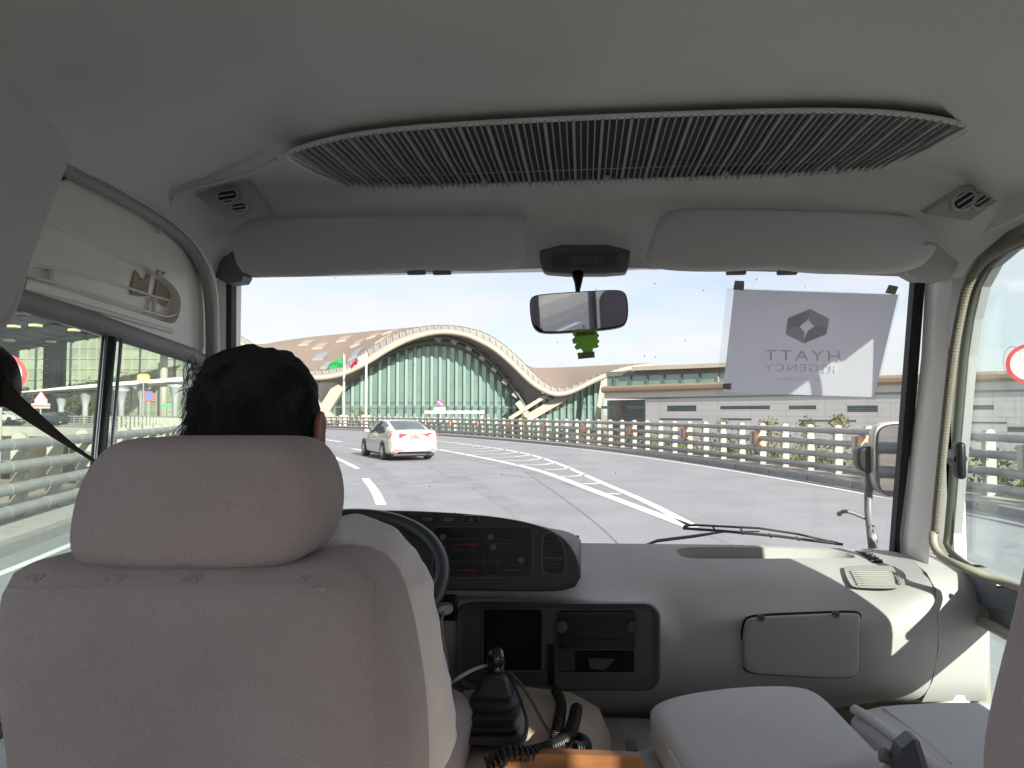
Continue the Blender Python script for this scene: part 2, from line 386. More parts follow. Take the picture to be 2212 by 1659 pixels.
def guardrail(K, sg, step, label, ks, ke, blocks=True):
    P = resample(off(K, .72*sg)[ks:ke], 2+int(sum((K[k]-K[k-1]).length for k in range(ks+1, min(ke, len(K))))/step))
    g = thing('guardrail', P[0], label, 'guardrail', 'tubular guardrails of the elevated road')
    for z in (1.22, .915, .61, .31):
        mb = MB(); mb.tube([p+Vector((0, 0, z)) for p in P], .080, 10)
        for k in range(1, len(P)-1):
            t = (P[k+1]-P[k]).normalized(); c = P[k]+t*.4*step+Vector((0, 0, z)); mb.tube([c-t*.018, c+t*.018], .085, 10)
        mb.make('rail', M_STEEL, g, smooth=True, auto=50)
    m = MB(); w_ = .055
    prof = [(-.15, .1), (-.15, .13)]
    # post: a plate with a rounded head, its road side stepped back behind the tubes
    O = [(0, .14), (.20, .14), (.20, 1.27), (.185, 1.33), (.14, 1.36), (.08, 1.365), (.03, 1.34), (.0, 1.29)]
    m.prism([Vector((-w_, p[0]+.06, p[1])) for p in O], (2*w_, 0, 0))
    for z in (1.22, .915, .61, .31): m.box((0, .05, z-.085), (.20, .12, .025))
    first = None; bl = None
    for k, p in enumerate(P):
        t = P[min(k+1, len(P)-1)]-P[max(k-1, 0)]; an = math.atan2(t.y, t.x)
        if sg > 0: an += math.pi            # local +y looks away from the road
        if first is None:
            first = m.make('post', M_POST, None, loc=(0, 0, 0)); first.parent = g; o = first
        else: o = dupe(first, g)
        o.location = p-g.location; o.rotation_euler = (0, 0, an)
        if blocks and k % 4 == 0:
            for q, mm in ((-.15, M_POST), (.10, MATS.get('orange_cover') or mat('orange_cover', (.60, .36, .22), .5, var=.3, vscale=4))):
                key = 'b%s' % mm.name
                if bl is None: bl = {}
                if key not in bl:
                    b = MB(); b.bbox((0, 0, 0), (.13, .26, .40), .02); o = b.make('clamp_block', mm, None, loc=(0, 0, 0)); o.parent = g; bl[key] = o
                else: o = dupe(bl[key], g)
                tt = Vector((math.cos(an), math.sin(an), 0)); o.location = p+tt*q+Vector((0, 0, .915))-g.location; o.rotation_euler = (0, 0, an)
    return g
i70 = next(k for k, p in enumerate(RK) if p.y > 72)
guardrail(RK, 1, 1.18, 'long four-tube grey guardrail with cream posts curving along the right side of the road', 16, i70)
guardrail(RK, 1, 1.0, 'far stretch of pale guardrail with close cream posts seen through the driver window', i70, len(RK)-8, False)
i60 = next(k for k, p in enumerate(LK) if p.x < -42)
guardrail(LK, -1, 1.18, 'tubular guardrail with cream posts on the left side just outside the driver window', 16, i60)
for (x, y, wh) in ((-62, 76, 'second from the left'), (-84, 80, 'at the left edge'), (-40, 70, 'behind the driver seat'), (-106, 84, 'farthest left')):
    o = thing('bridge_pier', (x, y, -6), 'round concrete pier under the far curve of the elevated road, '+wh, 'pier', 'piers under the elevated road')
    m = MB(); m.tube([(x, y, -6), (x, y, -3.4), (x, y, -2.4), (x, y, -1.1)], [1.5, 1.5, 2.1, 3.2], 20); m.make('shaft', M_SLAB, o, smooth=True)
    m = MB(); m.box((x, y, -1.12), (9, 3, .5)); m.make('cap', M_SLAB, o)

# ---- painted markings
def pline(P, wd, z=.005, closed=False, name='road_marking', sm=2):
    Q = smoothp([(p[0], p[1], 0) for p in P], sm) if len(P) > 2 and sm else [Vector((p[0], p[1], 0)) for p in P]
    mb = MB(); mb.loft([lift(off(Q, -wd/2), z), lift(off(Q, wd/2), z)]); return tag(mb.make(name, M_LINE, loc=(0, 0, z)), kind='structure')
g = lambda x, y: AZ(x, y)
lo = [(1495, 1140), (1300, 1067), (1205, 1030), (1153, 1013), (1090, 999), (1033, 987), (941, 970), (880, 961), (800, 951)]
up = [(1500, 1138), (1400, 1085), (1300, 1043), (1205, 1000), (1129, 977), (1033, 963), (946, 952.5), (880, 947), (800, 941)]
pline([g(*p) for p in lo], .22, name='island_line'); pline([g(*p) for p in up], .17, name='island_line')
zz = lambda X, Y: (1133*.5926+X*.4069*.5926, 1550*.5926+Y*.4069*.5926)
for H3 in (((1120, 197), (1390, 200), (1560, 187)), ((1140, 178), (1300, 178), (1430, 169)), ((1160, 160), (1250, 160), (1330, 155)), ((1130, 218), (1480, 215), (1655, 201)), ((1240, 240), (1560, 237), (1760, 216)), ((1370, 262), (1680, 260), (1880, 240)),
           ((1500, 287), (1780, 289), (1990, 266)), ((1650, 318), (1900, 321), (2100, 296)), ((1830, 355), (2060, 358), (2195, 337))):
    pline([g(*zz(*p)) for p in H3], .15, sm=1)
zz2 = lambda X, Y: (1185.2+X*.2143, 829.6+Y*.2143)
for H3 in (((-230, 860), (20, 868), (80, 796)), ((-40, 864), (120, 862), (222, 848)), ((90, 930), (260, 932), (378, 914)), ((350, 1005), (420, 1010), (510, 1000)), ((610, 1104), (680, 1110), (722, 1106))):
    if H3[0][0] == -230: continue
    pline([g(*zz2(*p)) for p in H3], .15, sm=1)
pline([g(722, 988), g(745, 998), g(773, 1013)], .17, name='lane_dash'); pline([g(789, 1034), g(809, 1058), g(824, 1091)], .19, name='lane_dash')
q = [g(833, 1120), g(838, 1180), g(836, 1260)]; pline(q, .19, name='lane_dash')
pline([g(681, 947), g(700, 949), g(738, 955)], .22, name='lane_dash')
mb = MB(); T = [g(751, 967), g(775, 970.5), g(800, 972.5), g(840, 982), g(839, 985), (g(797, 977.5)), g(778, 974)]
mb.add([(p.x, p.y, .006) for p in T], [tuple(range(7))]); tag(mb.make('lane_arrow', M_LINE, loc=(0, 0, .006)), kind='structure')
pline([(p.x, p.y) for p in off(RK, -.45)[10:150:4]], .12, name='edge_line'); pline([(p.x, p.y) for p in off(LK, .45)[10:200:4]], .12, name='edge_line')
# repair joints and dark stains in the asphalt
M_TAR = mat('tar_joint', (.175, .18, .19), .8, var=.3, vscale=6)
pline([g(1120, 1010), g(1180, 1050), g(1290, 1130), g(1340, 1180)], .022, .004, name='tar_seam').data.materials[0] = M_TAR
pline([g(940, 1040), g(1060, 1020), g(1130, 1030)], .03, .0035, name='tar_seam').data.materials[0] = M_TAR
pline([g(745, 1052), g(900, 1045), g(1040, 1036)], .03, .0038, name='tar_seam').data.materials[0] = M_TAR

M_TRK = mat('worn_asphalt', (.238, .246, .264), .75, var=.12, vscale=14, var2=.14, v2scale=1.2)
for k, (o_, wd) in enumerate(((4.9, .42), (6.6, .42), (8.9, .5))):
    Q_ = [p for p in off(LK, o_) if 8 < p.y < 60]; t_ = pline([(p.x, p.y) for p in Q_[::6]], wd, .0024+.0003*k, name='wheel_track'); t_.data.materials[0] = M_TRK
# ============================ VEGETATION ============================
def leaves(mb, c, r, n, sz, i=0, flat=1):
    for _ in range(n):
        while True:
            v = Vector((random.uniform(-1, 1), random.uniform(-1, 1), random.uniform(-1, 1)))
            if v.length < 1: break
        v = v*(.55+.45*random.random())*(1+.35*noise.noise(v*2+Vector(c)))
        p = Vector(c)+Vector((v.x*r[0], v.y*r[1], v.z*r[2])); a_ = Vector([random.gauss(0, 1) for _ in range(3)]).normalized(); b_ = a_.orthogonal().normalized()
        s = sz*random.uniform(.6, 1.4); d = a_.cross(b_)
        mb.add([p-b_*s, p+d*s*.4, p+b_*s, p-d*s*.4], [(0, 1, 2, 3)], i)
def tree(loc, h, r, label, group=None, lm=None, n=500):
    t = thing('tree', loc, label, 'tree', group); x, y, z = loc
    m = MB(); m.tube([(x, y, z), (x+.1, y, z+h*.35), (x, y+.1, z+h*.75)], [.22, .16, .05], 8)
    for k in range(5):
        an = k*1.26; m.tube([(x, y, z+h*(.3+.06*k)), (x+math.cos(an)*r*.6, y+math.sin(an)*r*.6, z+h*(.55+.05*k))], [.08, .02], 6)
    m.make('trunk', M_BARK, t)
    m = MB()
    for k in range(7):
        an = random.random()*6.28; rr = r*random.uniform(.1, .6)
        leaves(m, (x+math.cos(an)*rr, y+math.sin(an)*rr, z+h*random.uniform(.55, .85)), (r*.55, r*.55, h*.2), n//7, .22)
    m.make('crown', lm or M_LEAF, t); return t
mb = MB(); mb2 = MB()
hed = [p for p in off(RK, 2.0) if 10 < p.y < 48]
for p in hed:
    for q in range(4):
        o_ = random.uniform(-.4, 3.0); hgt = random.uniform(.15, .85)*(1 if p.y < 34 else .6)+.25
        leaves(mb if random.random() < .55 else mb2, (p.x+o_, p.y+random.uniform(-.5, .5), -.55+hgt*.75), (.55, .55, hgt), 75, .085)
tag(mb.make('green_ground_cover', M_LEAF, loc=(8, 25, -1)), kind='stuff'); tag(mb2.make('yellow_ground_cover', M_LEAFY, loc=(8, 25, -1)), kind='stuff')
for px, d, top, lab in ((1660, 24, 899, 'low yellow-green shrub above the rail below the paper sign'), (1812, 21, 890, 'tallest feathery shrub above the rail right of the paper sign'), (1745, 22, 899, 'rounded shrub behind the rail between two taller shrubs'), (1560, 30, 902, 'small olive shrub behind the rail left of the paper sign')):
    p = E(px, 905, d); zt = E(px, top, d).z; o = thing('shrub', (p.x, p.y, -.8), lab, 'shrub', 'shrubs behind the right guardrail')
    m = MB(); m.tube([(p.x, p.y, -.8), (p.x, p.y, zt-.3)], [.05, .02], 6); m.make('stem', M_BARK, o)
    m = MB(); leaves(m, (p.x, p.y, zt-.35), (.38, .38, .38), 300, .055); m.make('foliage', M_LEAFY if px != 1745 else M_LEAF, o)
for px, d, top, r_, lab in ((782, 100, 876, 2.0, 'small leafy tree before the glass hall beside the flagpoles'), (1130, 90, 888, 1.2, 'low bushy tree at the right foot of the arch'),):
    p = E(px, 893, d); zt = E(px, top, d).z; tree((p.x, p.y, -6), zt+6, r_, lab, 'small trees before the terminal', M_LEAFY, 500)

# ============================ TERMINAL WITH WAVE ROOF ============================
D0 = 150.0
rimb = [(430, 722), (480, 728), (520, 742), (560, 772), (600, 800), (640, 815), (672, 818), (703, 817), (739, 809.6), (763, 800), (799.6, 780.7), (835.8, 756.6), (884, 732.5), (932, 719.5), (968, 717.5), (1007.5, 724), (1032.6, 734.9), (1068.7, 754), (1105, 785.5), (1141, 822), (1165, 840), (1189, 851), (1208.6, 854), (1237.5, 847), (1285.8, 821.7), (1334, 802.4), (1370, 795), (1408.7, 790)]
part_ = [(430, 700), (480, 708), (520, 724), (560, 752), (600, 782), (640, 797), (674, 800), (705, 799.5), (739, 792.7), (763, 778), (799.6, 751.7), (835.8, 729), (884, 709), (932, 702), (968, 701.5), (1007.5, 707), (1044, 716), (1080.8, 737), (1117, 768.6), (1153, 804.8), (1177, 827), (1201, 838), (1225.5, 837.5), (1261.7, 822), (1310, 803.5), (1340, 794), (1370, 788.5), (1408.7, 783.8)]
back = [(430, 690), (480, 702), (520, 728), (545, 744), (575, 743), (604, 737), (635, 732.5), (667, 728), (700, 724.5), (735, 721.5), (763, 719), (800, 715), (884, 707.5), (932, 703.5), (968, 702.5), (1000, 704.5), (1040, 716), (1075, 736), (1105, 766), (1146, 795), (1175, 794.5), (1205, 793.7), (1235, 792.6), (1268, 791), (1312, 788.5), (1342, 787), (1372, 785.4), (1408.7, 783.5)]
NN = 140
def curve3(P, d, n=NN): return resample(smoothp([E(p[0], p[1], d) for p in P], 2), n)
rb_, pt_, bk_ = curve3(rimb, D0), curve3(part_, D0+.8), curve3(back, 215)
TB = E(960, 893, 165); TB.z = -6
ter = thing('airport_terminal', TB, 'large airport terminal with a wave-shaped roof over a green glass arch', 'building')
m = MB(); m.loft([pt_, [a_.lerp(b_, .12)+Vector((0, 0, -.1)) for a_, b_ in zip(pt_, bk_)], [a_.lerp(b_, .5) for a_, b_ in zip(pt_, bk_)], bk_]); m.make('roof', M_ROOF, ter, smooth=True)
mid = [b_.lerp(p_, .36)+Vector((0, 0, 0))-FW*.5 for b_, p_ in zip(rb_, pt_)]
m = MB(); m.loft([[q+FW*.6 for q in mid], mid, [q-FW*.0+Vector((0, 0, .15)) for q in mid]]); m.loft([[q+FW*.5 for q in mid], [q+FW*.2 for q in pt_]])
m.make('parapet', M_ROOFG, ter, smooth=True, auto=40)
m = MB(); m.tube([q+Vector((0, 0, .1)) for q in rb_], .55, 8); m.loft([rb_, mid]); m.make('roof_rim', M_RIM, ter, smooth=True, auto=60)
j = None
for k in range(4, NN-3, 2):
    c = mid[k].lerp(pt_[k], .5)-FW*.25; t = (mid[k+1]-mid[k-1]).normalized(); hgt = (pt_[k]-mid[k]).length*.85
    m = MB(); m.box(c+FW*.05, (.10, .10, hgt)); m.make('parapet_joint', M_RIM, ter)
# skylights lying on the roof slope
for (px, py, L_, ds) in ((690, 750, 40, 0), (770, 742, 42, 0), (690, 772, 34, 1), (760, 770, 34, 1), (735, 733, 22, 0), (660, 742, 30, 0), (705, 795, 26, 1), (800, 727, 26, 0), (840, 719, 30, 0), (820, 738, 30, 0)):
    # find the roof point seen there: nearest ruling
    best = None
    for u in range(0, NN):
        for v in range(0, 21):
            q = pt_[u].lerp(bk_[u], v/20); pr = q-Vector((0, 0, EYE)); dd = pr.dot(FW); X = 1106+FPX*pr.dot(RT)/dd; Yp = 893-FPX*pr.z/dd
            s = (X-px)**2+(Yp-py)**2
            if best is None or s < best[0]: best = (s, u, v)
    _, u, v = best
    if 3 < u < NN-4:
        f0, f1 = max(v/20-.07, .02), min(v/20+.07, .98); up_ = Vector((0, 0, .25))
        m = MB(); P = [pt_[u-2].lerp(bk_[u-2], f0), pt_[u+1].lerp(bk_[u+1], f0), pt_[u+3].lerp(bk_[u+3], f1), pt_[u].lerp(bk_[u], f1)]
        m.prism([p+Vector((0, 0, -.3)) for p in P], (0, 0, .75)); m.make('skylight', mat('grey_skylight', (.25, .27, .29), .3) if ds else mat('pale_skylight', (.36, .30, .235), .5), ter)
arch = [(640, 960), (676, 912), (705, 880), (735, 848), (765, 818), (800, 788), (840, 764), (880, 748), (920, 739), (960, 738), (1000, 748), (1040, 773), (1080, 813), (1110, 850), (1135, 887), (1146, 910), (1150, 960)]
ar_ = curve3(arch, 157)
# soffit: from the rim back and down to the arch
ra = resample([q for q in rb_ if True], NN)
i0 = min(range(NN), key=lambda k: (ra[k]-E(690, 817, D0)).length); i1 = min(range(NN), key=lambda k: (ra[k]-E(1175, 845, D0)).length)
sec = resample(ra[i0:i1+1], 70); arc = resample(curve3(arch[1:-1], 157), 70)
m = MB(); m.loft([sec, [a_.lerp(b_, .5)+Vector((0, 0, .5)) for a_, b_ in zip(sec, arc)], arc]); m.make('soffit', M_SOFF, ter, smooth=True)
m = MB(); m.tube([p-FW*1.0 for p in arc], .7, 8); m.tube([p-FW*3.0+Vector((0, 0, .9)) for p in arc], .3, 6); m.make('arch_truss', M_FIN, ter, smooth=True)
for k in range(38, 68, 4): MB().box(arc[k]-FW*2.2+Vector((0, 0, .5)), (1.3, 1.2, 1.3), Matrix.Rotation(.6, 3, 'Y')).make('truss_bracket', M_RIM, ter)

# glass wall under the roof
dG = 158
top = curve3(arch[1:-1], dG, 60)
m = MB(); m.loft([top, [Vector((p.x, p.y, -6)) for p in top]]); m.make('glass_wall', M_GLASSB, ter)
side = [E(px, py, dG) for px, py in ((1085, 850), (1150, 850), (1190, 850), (1237, 846), (1285, 820), (1300, 815))]
m = MB(); m.loft([side, [Vector((p.x, p.y, -6)) for p in side]]); m.make('glass_wall', M_GLASSB, ter)
side = [E(px, py, dG) for px, py in ((560, 775), (640, 812), (700, 814), (740, 806))]
m = MB(); m.loft([side, [Vector((p.x, p.y, -6)) for p in side]]); m.make('glass_wall', M_GLASSB, ter)
M_FINL = mat('green_grey_fin', (.16, .25, .225), .35, .2)
def roofy(px):
    best = min(range(len(arch)-1), key=lambda k: 0 if arch[k][0] <= px <= arch[k+1][0] else 1)
    a_, b_ = arch[best], arch[best+1]; f = (px-a_[0])/(b_[0]-a_[0]); return a_[1]+(b_[1]-a_[1])*f
px = 700
while px < 1300:
    if px < 1140: y = roofy(px)
    else: y = 862 if px < 1195 else 850-(px-1195)*.3
    tz = E(px, y, dG).z; b0 = E(px, 893, dG-.35)
    m = MB(); m.box((b0.x, b0.y, (tz-6)/2), (.62, .5, tz+6), Matrix.Rotation(.5, 3, 'Z')); m.make('mullion', M_FINL, ter)
    if px < 1185: m = MB(); m.box((b0.x, b0.y-.2, 2.45), (.52, .5, 1.5), Matrix.Rotation(.5, 3, 'Z')); m.make('mullion_opening', M_FIN, ter)
    px += 20.5-6.5*(px-700)/600
for z in (-3.2, -.2, 2.8, 4.0):
    f0, f1 = E(690, 893, dG-.1), E(1300, 893, dG-.1)
    w0 = .14 if z != 2.8 else .5
    m = MB(); m.prism([Vector((f0.x, f0.y, z)), Vector((f1.x, f1.y, z)), Vector((f1.x, f1.y, z+w0)), Vector((f0.x, f0.y, z+w0))], -FW*.12); m.make('transom', M_FIN if z != 2.8 else M_GLASSB, ter)
# floors seen behind the glass: pale ledges in front
def beam(p, q, wd, dp, name, mm, par):
    p, q = Vector(p), Vector(q); t = (q-p).normalized(); s = t.cross(FW).normalized()*wd/2; f = FW*dp
    return MB().prism([p-s, p+s, q+s, q-s], f).make(name, mm, par)
beam(E(1226, 853, 153), E(1120, 915, 153), 1.7, 2, 'roof_support', M_RIM, ter)
beam(E(1118, 868, 152), E(1150, 912, 152), 1.3, 2, 'roof_support', M_RIM, ter)
beam(E(1198, 843, 151.5), E(1100, 905, 151.5), .8, 1.5, 'roof_support', M_RIM, ter)
beam(E(733, 832, 153), E(690, 900, 153), 2.4, 2, 'roof_support', M_RIM, ter)
beam(E(655, 852, 152), E(722, 912, 152), 1.9, 2, 'roof_support', M_RIM, ter)
beam(E(1303, 822, 150), E(1288, 915, 150), .9, .9, 'slanted_column', M_RIM, ter)

# ============================ LONG GREY BUILDING ON THE RIGHT ============================
def FE(px, py, extra=0):            # point of the facade plane seen at this picture point
    pA, pB = E(1300, 893, 118), E(2130, 893, 76); nrm = Vector(((pB-pA).y, -(pB-pA).x, 0)).normalized(); pA2 = pA+nrm*extra
    r = ray(px, py); k = (pA2-Vector((0, 0, EYE))).dot(nrm)/r.dot(nrm); p = Vector((0, 0, EYE))+r*k; return p
pA, pB = E(1300, 893, 118), E(2130, 893, 76); FT = (pB-pA).normalized(); FN = Vector((FT.y, -FT.x, 0))   # FN looks to the road
bld = thing('concourse_building', (pA.x, pA.y, -6), 'long low grey-panelled airport building with slit windows on the right', 'building')
U = lambda s, z, o=0: pA+FT*s+FN*o+Vector((0, 0, z-EYE))
def u_of(px): return (FE(px, 893)-pA).dot(FT)
def slab(s0, s1, z0, z1, o0, o1, name, mm, par=None):
    P = [U(s0, z0, o0), U(s1, z0, o0), U(s1, z1, o0), U(s0, z1, o0)]
    return MB().prism(P, FN*(o1-o0)).make(name, mm, par or bld)
s_end = 78
ztl = 4.15
slab(9, s_end, -6, ztl-.25, -14, -.06, 'wall_core', M_PANEL)
slab(9, s_end, ztl-.25, ztl, -13, -.5, 'window_band', M_GLASSB)
slab(.8, s_end, ztl, 5.05, -14, .25, 'white_band', M_PANEL)
P = [U(.6, a_, b_) for a_, b_ in ((5.05, -14), (5.05, .55), (5.35, .85), (5.8, .85), (6.15, .4), (6.3, -14))]
m = MB(); m.prism(P, FT*(s_end-.6)); m.make('roof', M_ROOF, bld)
# panels, each its own piece: rows of plates with slits left for the windows
wins = [(1298, 1323, -.0, .62), (1354, 1394, -.05, .65), (1441, 1504, .30, 1.35), (1556, 1663, .55, 1.15), (1704, 1763, .6, 1.15), (1830, 1896, .62, 1.55), (2072, 2147, .55, 1.30)]
wins = [(u_of(a_), u_of(b_), None, None, a_, b_) for a_, b_, _, _ in wins]
ypx = [(877, 883), (877, 884), (876, 888.5), (876.5, 884), (876, 884), (876, 890), (875, 885)]
slits = []; M_SLIT = mat('slit_glass', (.035, .07, .08), .3); M_SLITL = mat('dark_louvre', (.16, .18, .19), .5)
for (s0, s1, _, _, a_, b_), (y0, y1) in zip(wins, ypx):
    z1 = FE((a_+b_)/2, y0).z; z0 = FE((a_+b_)/2, y1).z; slits.append((s0, s1, z0, z1))
low = [(1424, 1517, 903.7, 908), (1556, 1623, 903.5, 908), (1725, 1849, 907, 911), (1362, 1394, 905, 909), (2067, 2174, 911, 915), (2175, 2230, 922, 933)]
for a_, b_, y0, y1 in low: slits.append((u_of(a_), u_of(b_), FE((a_+b_)/2, y1).z, FE((a_+b_)/2, y0).z))
rowsz = [-6, -4.2, -3.0, -2.1, -1.2, -.35, .45, 1.25, 2.05, 2.95, ztl-.27]
PM = {}
npan = 0
for r_ in range(len(rowsz)-1):
    s = 9.2
    while s < s_end-.5:
        s2 = s+2.6; z0, z1 = rowsz[r_], rowsz[r_+1]
        segs = [(s, min(s2, s_end), z0, z1)]
        for (a0, a1_, b0, b1_) in slits:
            nxt = []
            for (x0, x1, y0, y1) in segs:
                if a1_ <= x0 or a0 >= x1 or b1_ <= y0 or b0 >= y1: nxt.append((x0, x1, y0, y1)); continue
                if a0 > x0: nxt.append((x0, a0, y0, y1))
                if a1_ < x1: nxt.append((a1_, x1, y0, y1))
                xx0, xx1 = max(x0, a0), min(x1, a1_)
                if b0 > y0: nxt.append((xx0, xx1, y0, b0))
                if b1_ < y1: nxt.append((xx0, xx1, b1_, y1))
            segs = nxt
        for (x0, x1, y0, y1) in segs:
            if x1-x0 < .08 or y1-y0 < .05: continue
            slab(x0+.012, x1-.012, y0+.012, y1-.012, -.055, 0+random.uniform(-.006, .006), 'wall_panel', M_PANEL); npan += 1
        s = s2
for (s0, s1, z0, z1) in slits:
    o = slab(s0+.01, s1-.01, z0+.01, z1-.01, -.058, -.03, 'window', M_SLIT)
    hh = z1-z0; nl = 3 if hh > .7 else 2
    for q in range(nl): slab(s0+.02, s1-.02, z0+hh*(q+.6)/nl, z0+hh*(q+.6)/nl+.05, -.028, .01, 'louvre', M_SLITL)
# polished corner block, curved plan, between glass hall and panels
cur = [E(1312, 893, 121), E(1322, 893, 118.8), E(1345, 893, 116.5), E(1380, 893, 114.4)]+[U(9.1, EYE)]
cur = resample(smoothp(cur, 2), 11)
for r_ in range(3, len(rowsz)-1):
    for k in range(10):
        a_, b_ = cur[k], cur[k+1]; z0, z1 = rowsz[r_]+.015, rowsz[r_+1]-.015; t = (b_-a_).normalized()*.02
        m = MB(); m.prism([Vector((a_.x, a_.y, z0))+t, Vector((b_.x, b_.y, z0))-t, Vector((b_.x, b_.y, z1))-t, Vector((a_.x, a_.y, z1))+t], FW*.05); m.make('metal_panel', M_PANELM, bld)
m = MB(); m.prism([Vector((p.x, p.y, -6)) for p in cur], (0, 0, 6+ztl-.3)); o = m.make('corner_core', M_FIN, bld); o.scale = (1, 1, 1)
for v in o.data.vertices: v.co += Vector(FW)*.12
# upper storey with clerestory, set back
q0, q1 = E(1312, 893, 129), E(1660, 893, 112)
ut = (q1-q0).normalized(); un = Vector((ut.y, -ut.x, 0))
def ublk(z0, z1, o0, o1, name, mm, e0=0, e1=0):
    P = [q0-ut*e0+un*o0, q1+ut*e1+un*o0]; P = [Vector((p.x, p.y, z)) for p, z in ((P[0], z0), (P[1], z0), (P[1], z1), (P[0], z1))]
    return MB().prism(P, un*(o1-o0)).make(name, mm, bld)
ublk(5.9, 9.2, -12, 0, 'clerestory_glass', M_GLASSB); ublk(9.2, 9.9, -14, 1.6, 'upper_roof', M_RIM, -(q1-q0).length*.20, 1.5); ublk(8.4, 9.2, -.2, .4, 'clerestory_head', M_SOFF)
for k in range(9):
    c = q0.lerp(q1, (k+.5)/9)+un*.15; m = MB(); m.box((c.x, c.y, 7.5), (.22, .3, 3.3)); m.make('clerestory_post', M_FIN if k != 6 else M_RIM, bld)

# ============================ SIGNS, FLAGS, SHELTER OUTSIDE ============================
def disc(m, c, r, n_, th, i=0, k=28, r0=0):
    c = Vector(c); n_ = Vector(n_).normalized(); x = n_.cross(Vector((0, 0, 1))).normalized(); y = x.cross(n_)
    O = [c+(x*math.cos(2*math.pi*j/k)+y*math.sin(2*math.pi*j/k))*r for j in range(k)]
    if not r0: m.prism(O, -n_*th, i); return
    I_ = [c+(x*math.cos(2*math.pi*j/k)+y*math.sin(2*math.pi*j/k))*r0 for j in range(k)]
    m.loft([O+[O[0]], I_+[I_[0]]], i=i); m.loft([[p-n_*th for p in O+[O[0]]], [p-n_*th for p in I_+[I_[0]]]], i=i); m.loft([O+[O[0]], [p-n_*th for p in O+[O[0]]]], i=i); m.loft([I_+[I_[0]], [p-n_*th for p in I_+[I_[0]]]], i=i)
def noparking(px, py, d, r, zb, label, extra=None):
    c = E(px, py, d); n_ = (Vector((0, 0, c.z))-c); n_.z = 0; n_.normalize()
    o = thing('no_parking_sign', (c.x, c.y, zb), label, 'road sign', 'round no parking signs')
    m = MB(); m.tube([(c.x-n_.x*.06, c.y-n_.y*.06, zb), (c.x-n_.x*.06, c.y-n_.y*.06, c.z+r*.6)], .05, 8); m.make('pole', M_POST, o)
    m = MB(); disc(m, c, r*.86, n_, .02); m.make('blue_face', M_SIGNB, o)
    m = MB(); disc(m, c+n_*.012, r, n_, .03, r0=r*.78); m.make('red_ring', M_SIGNR, o)
    x = n_.cross(Vector((0, 0, 1))).normalized(); b_ = (x*-1+Vector((0, 0, -1))).normalized(); s = b_.cross(n_)*r*.09
    m = MB(); m.prism([c-b_*r*.8-s+n_*.004, c-b_*r*.8+s+n_*.004, c+b_*r*.8+s+n_*.004, c+b_*r*.8-s+n_*.004], n_*.012); m.make('red_bar', M_SIGNR if px < 500 else M_SIGNW, o)
    return o, c, n_
noparking(951, 871, 60, .30, -.2, 'round blue and red no parking sign above the rail left of the glass arch foot')
noparking(322.5, 855.6, 72, .53, -1, 'round blue and red no parking sign seen through the driver side window')
# large ring sign at the far left edge
c = E(3, 808, 15.5); n_ = Vector((-c.x, -c.y, 0)).normalized()
o = thing('prohibition_sign', (c.x, c.y, -.7), 'large round white sign with red border at the left edge beyond the driver window', 'road sign')
m = MB(); disc(m, c, .44, n_, .02); m.make('white_face', M_SIGNW, o)
m = MB(); disc(m, c+n_*.01, .465, n_, .03, r0=.375, k=48); m.make('red_ring', M_SIGNR, o)
m = MB(); m.tube([(c.x-n_.x*.08, c.y-n_.y*.08, -.7), (c.x-n_.x*.08, c.y-n_.y*.08, c.z+.3)], .04, 8); m.make('pole', M_POST, o)
c = E(2226, 786, 15); n_ = Vector((-c.x, -c.y, 0)).normalized()
o = thing('speed_sign', (c.x, c.y, .1), 'round red-bordered sign cut off by the right edge beyond the door window', 'road sign')
m = MB(); disc(m, c, .40, n_, .02); m.make('white_face', M_SIGNW, o)
m = MB(); disc(m, c+n_*.01, .435, n_, .03, r0=.355, k=48); m.make('red_ring', M_SIGNR, o)
m = MB(); m.tube([(c.x-n_.x*.08, c.y-n_.y*.08, .1), (c.x-n_.x*.08, c.y-n_.y*.08, c.z+.3)], .05, 8); m.make('pole', M_POST, o)
# triangular warning sign with plates
c = E(88.5, 863, 72); n_ = Vector((-c.x, -c.y, 0)).normalized(); x = -n_.cross(Vector((0, 0, 1))).normalized(); Z = Vector((0, 0, 1))
o = thing('warning_sign', (c.x, c.y, -1.5), 'white triangular warning sign with red border over a striped plate, far left', 'road sign')
def plate(cc, ww, hh, mm, name, of=0): return MB().prism([cc-x*ww/2-Z*hh/2+n_*of, cc+x*ww/2-Z*hh/2+n_*of, cc+x*ww/2+Z*hh/2+n_*of, cc-x*ww/2+Z*hh/2+n_*of], n_*.03).make(name, mm, o)
def tri(s, of, mm, name): cc = E(88.5, 855, 72); return MB().prism([cc-x*s-Z*s*.75+n_*of, cc+x*s-Z*s*.75+n_*of, cc+Z*s*.9+n_*of], n_*.03).make(name, mm, o)
tri(.62, 0, M_SIGNR, 'red_triangle'); tri(.42, .035, M_SIGNW, 'white_triangle')
plate(E(88.5, 868, 72), 1.05, .5, M_SIGNW, 'white_plate'); plate(E(88, 877, 72), 1.6, .46, M_SIGNW, 'base_plate')
plate(E(88, 875.8, 72), 1.6, .1, M_SIGNR, 'red_stripe', .032); plate(E(88, 879, 72), 1.6, .1, M_SIGNR, 'red_stripe', .032)
m = MB(); m.tube([(c.x-n_.x*.1, c.y-n_.y*.1, -1.5), (c.x-n_.x*.1, c.y-n_.y*.1, c.z+.3)], .06, 8); m.make('pole', M_POST, o)
c = E(310, 816, 100); o = thing('yellow_sign', (c.x, c.y, -6), 'small yellow sign with a rounded top on a pole before the left glass hall', 'sign')
n_ = Vector((-c.x, -c.y, 0)).normalized(); x = -n_.cross(Z).normalized()
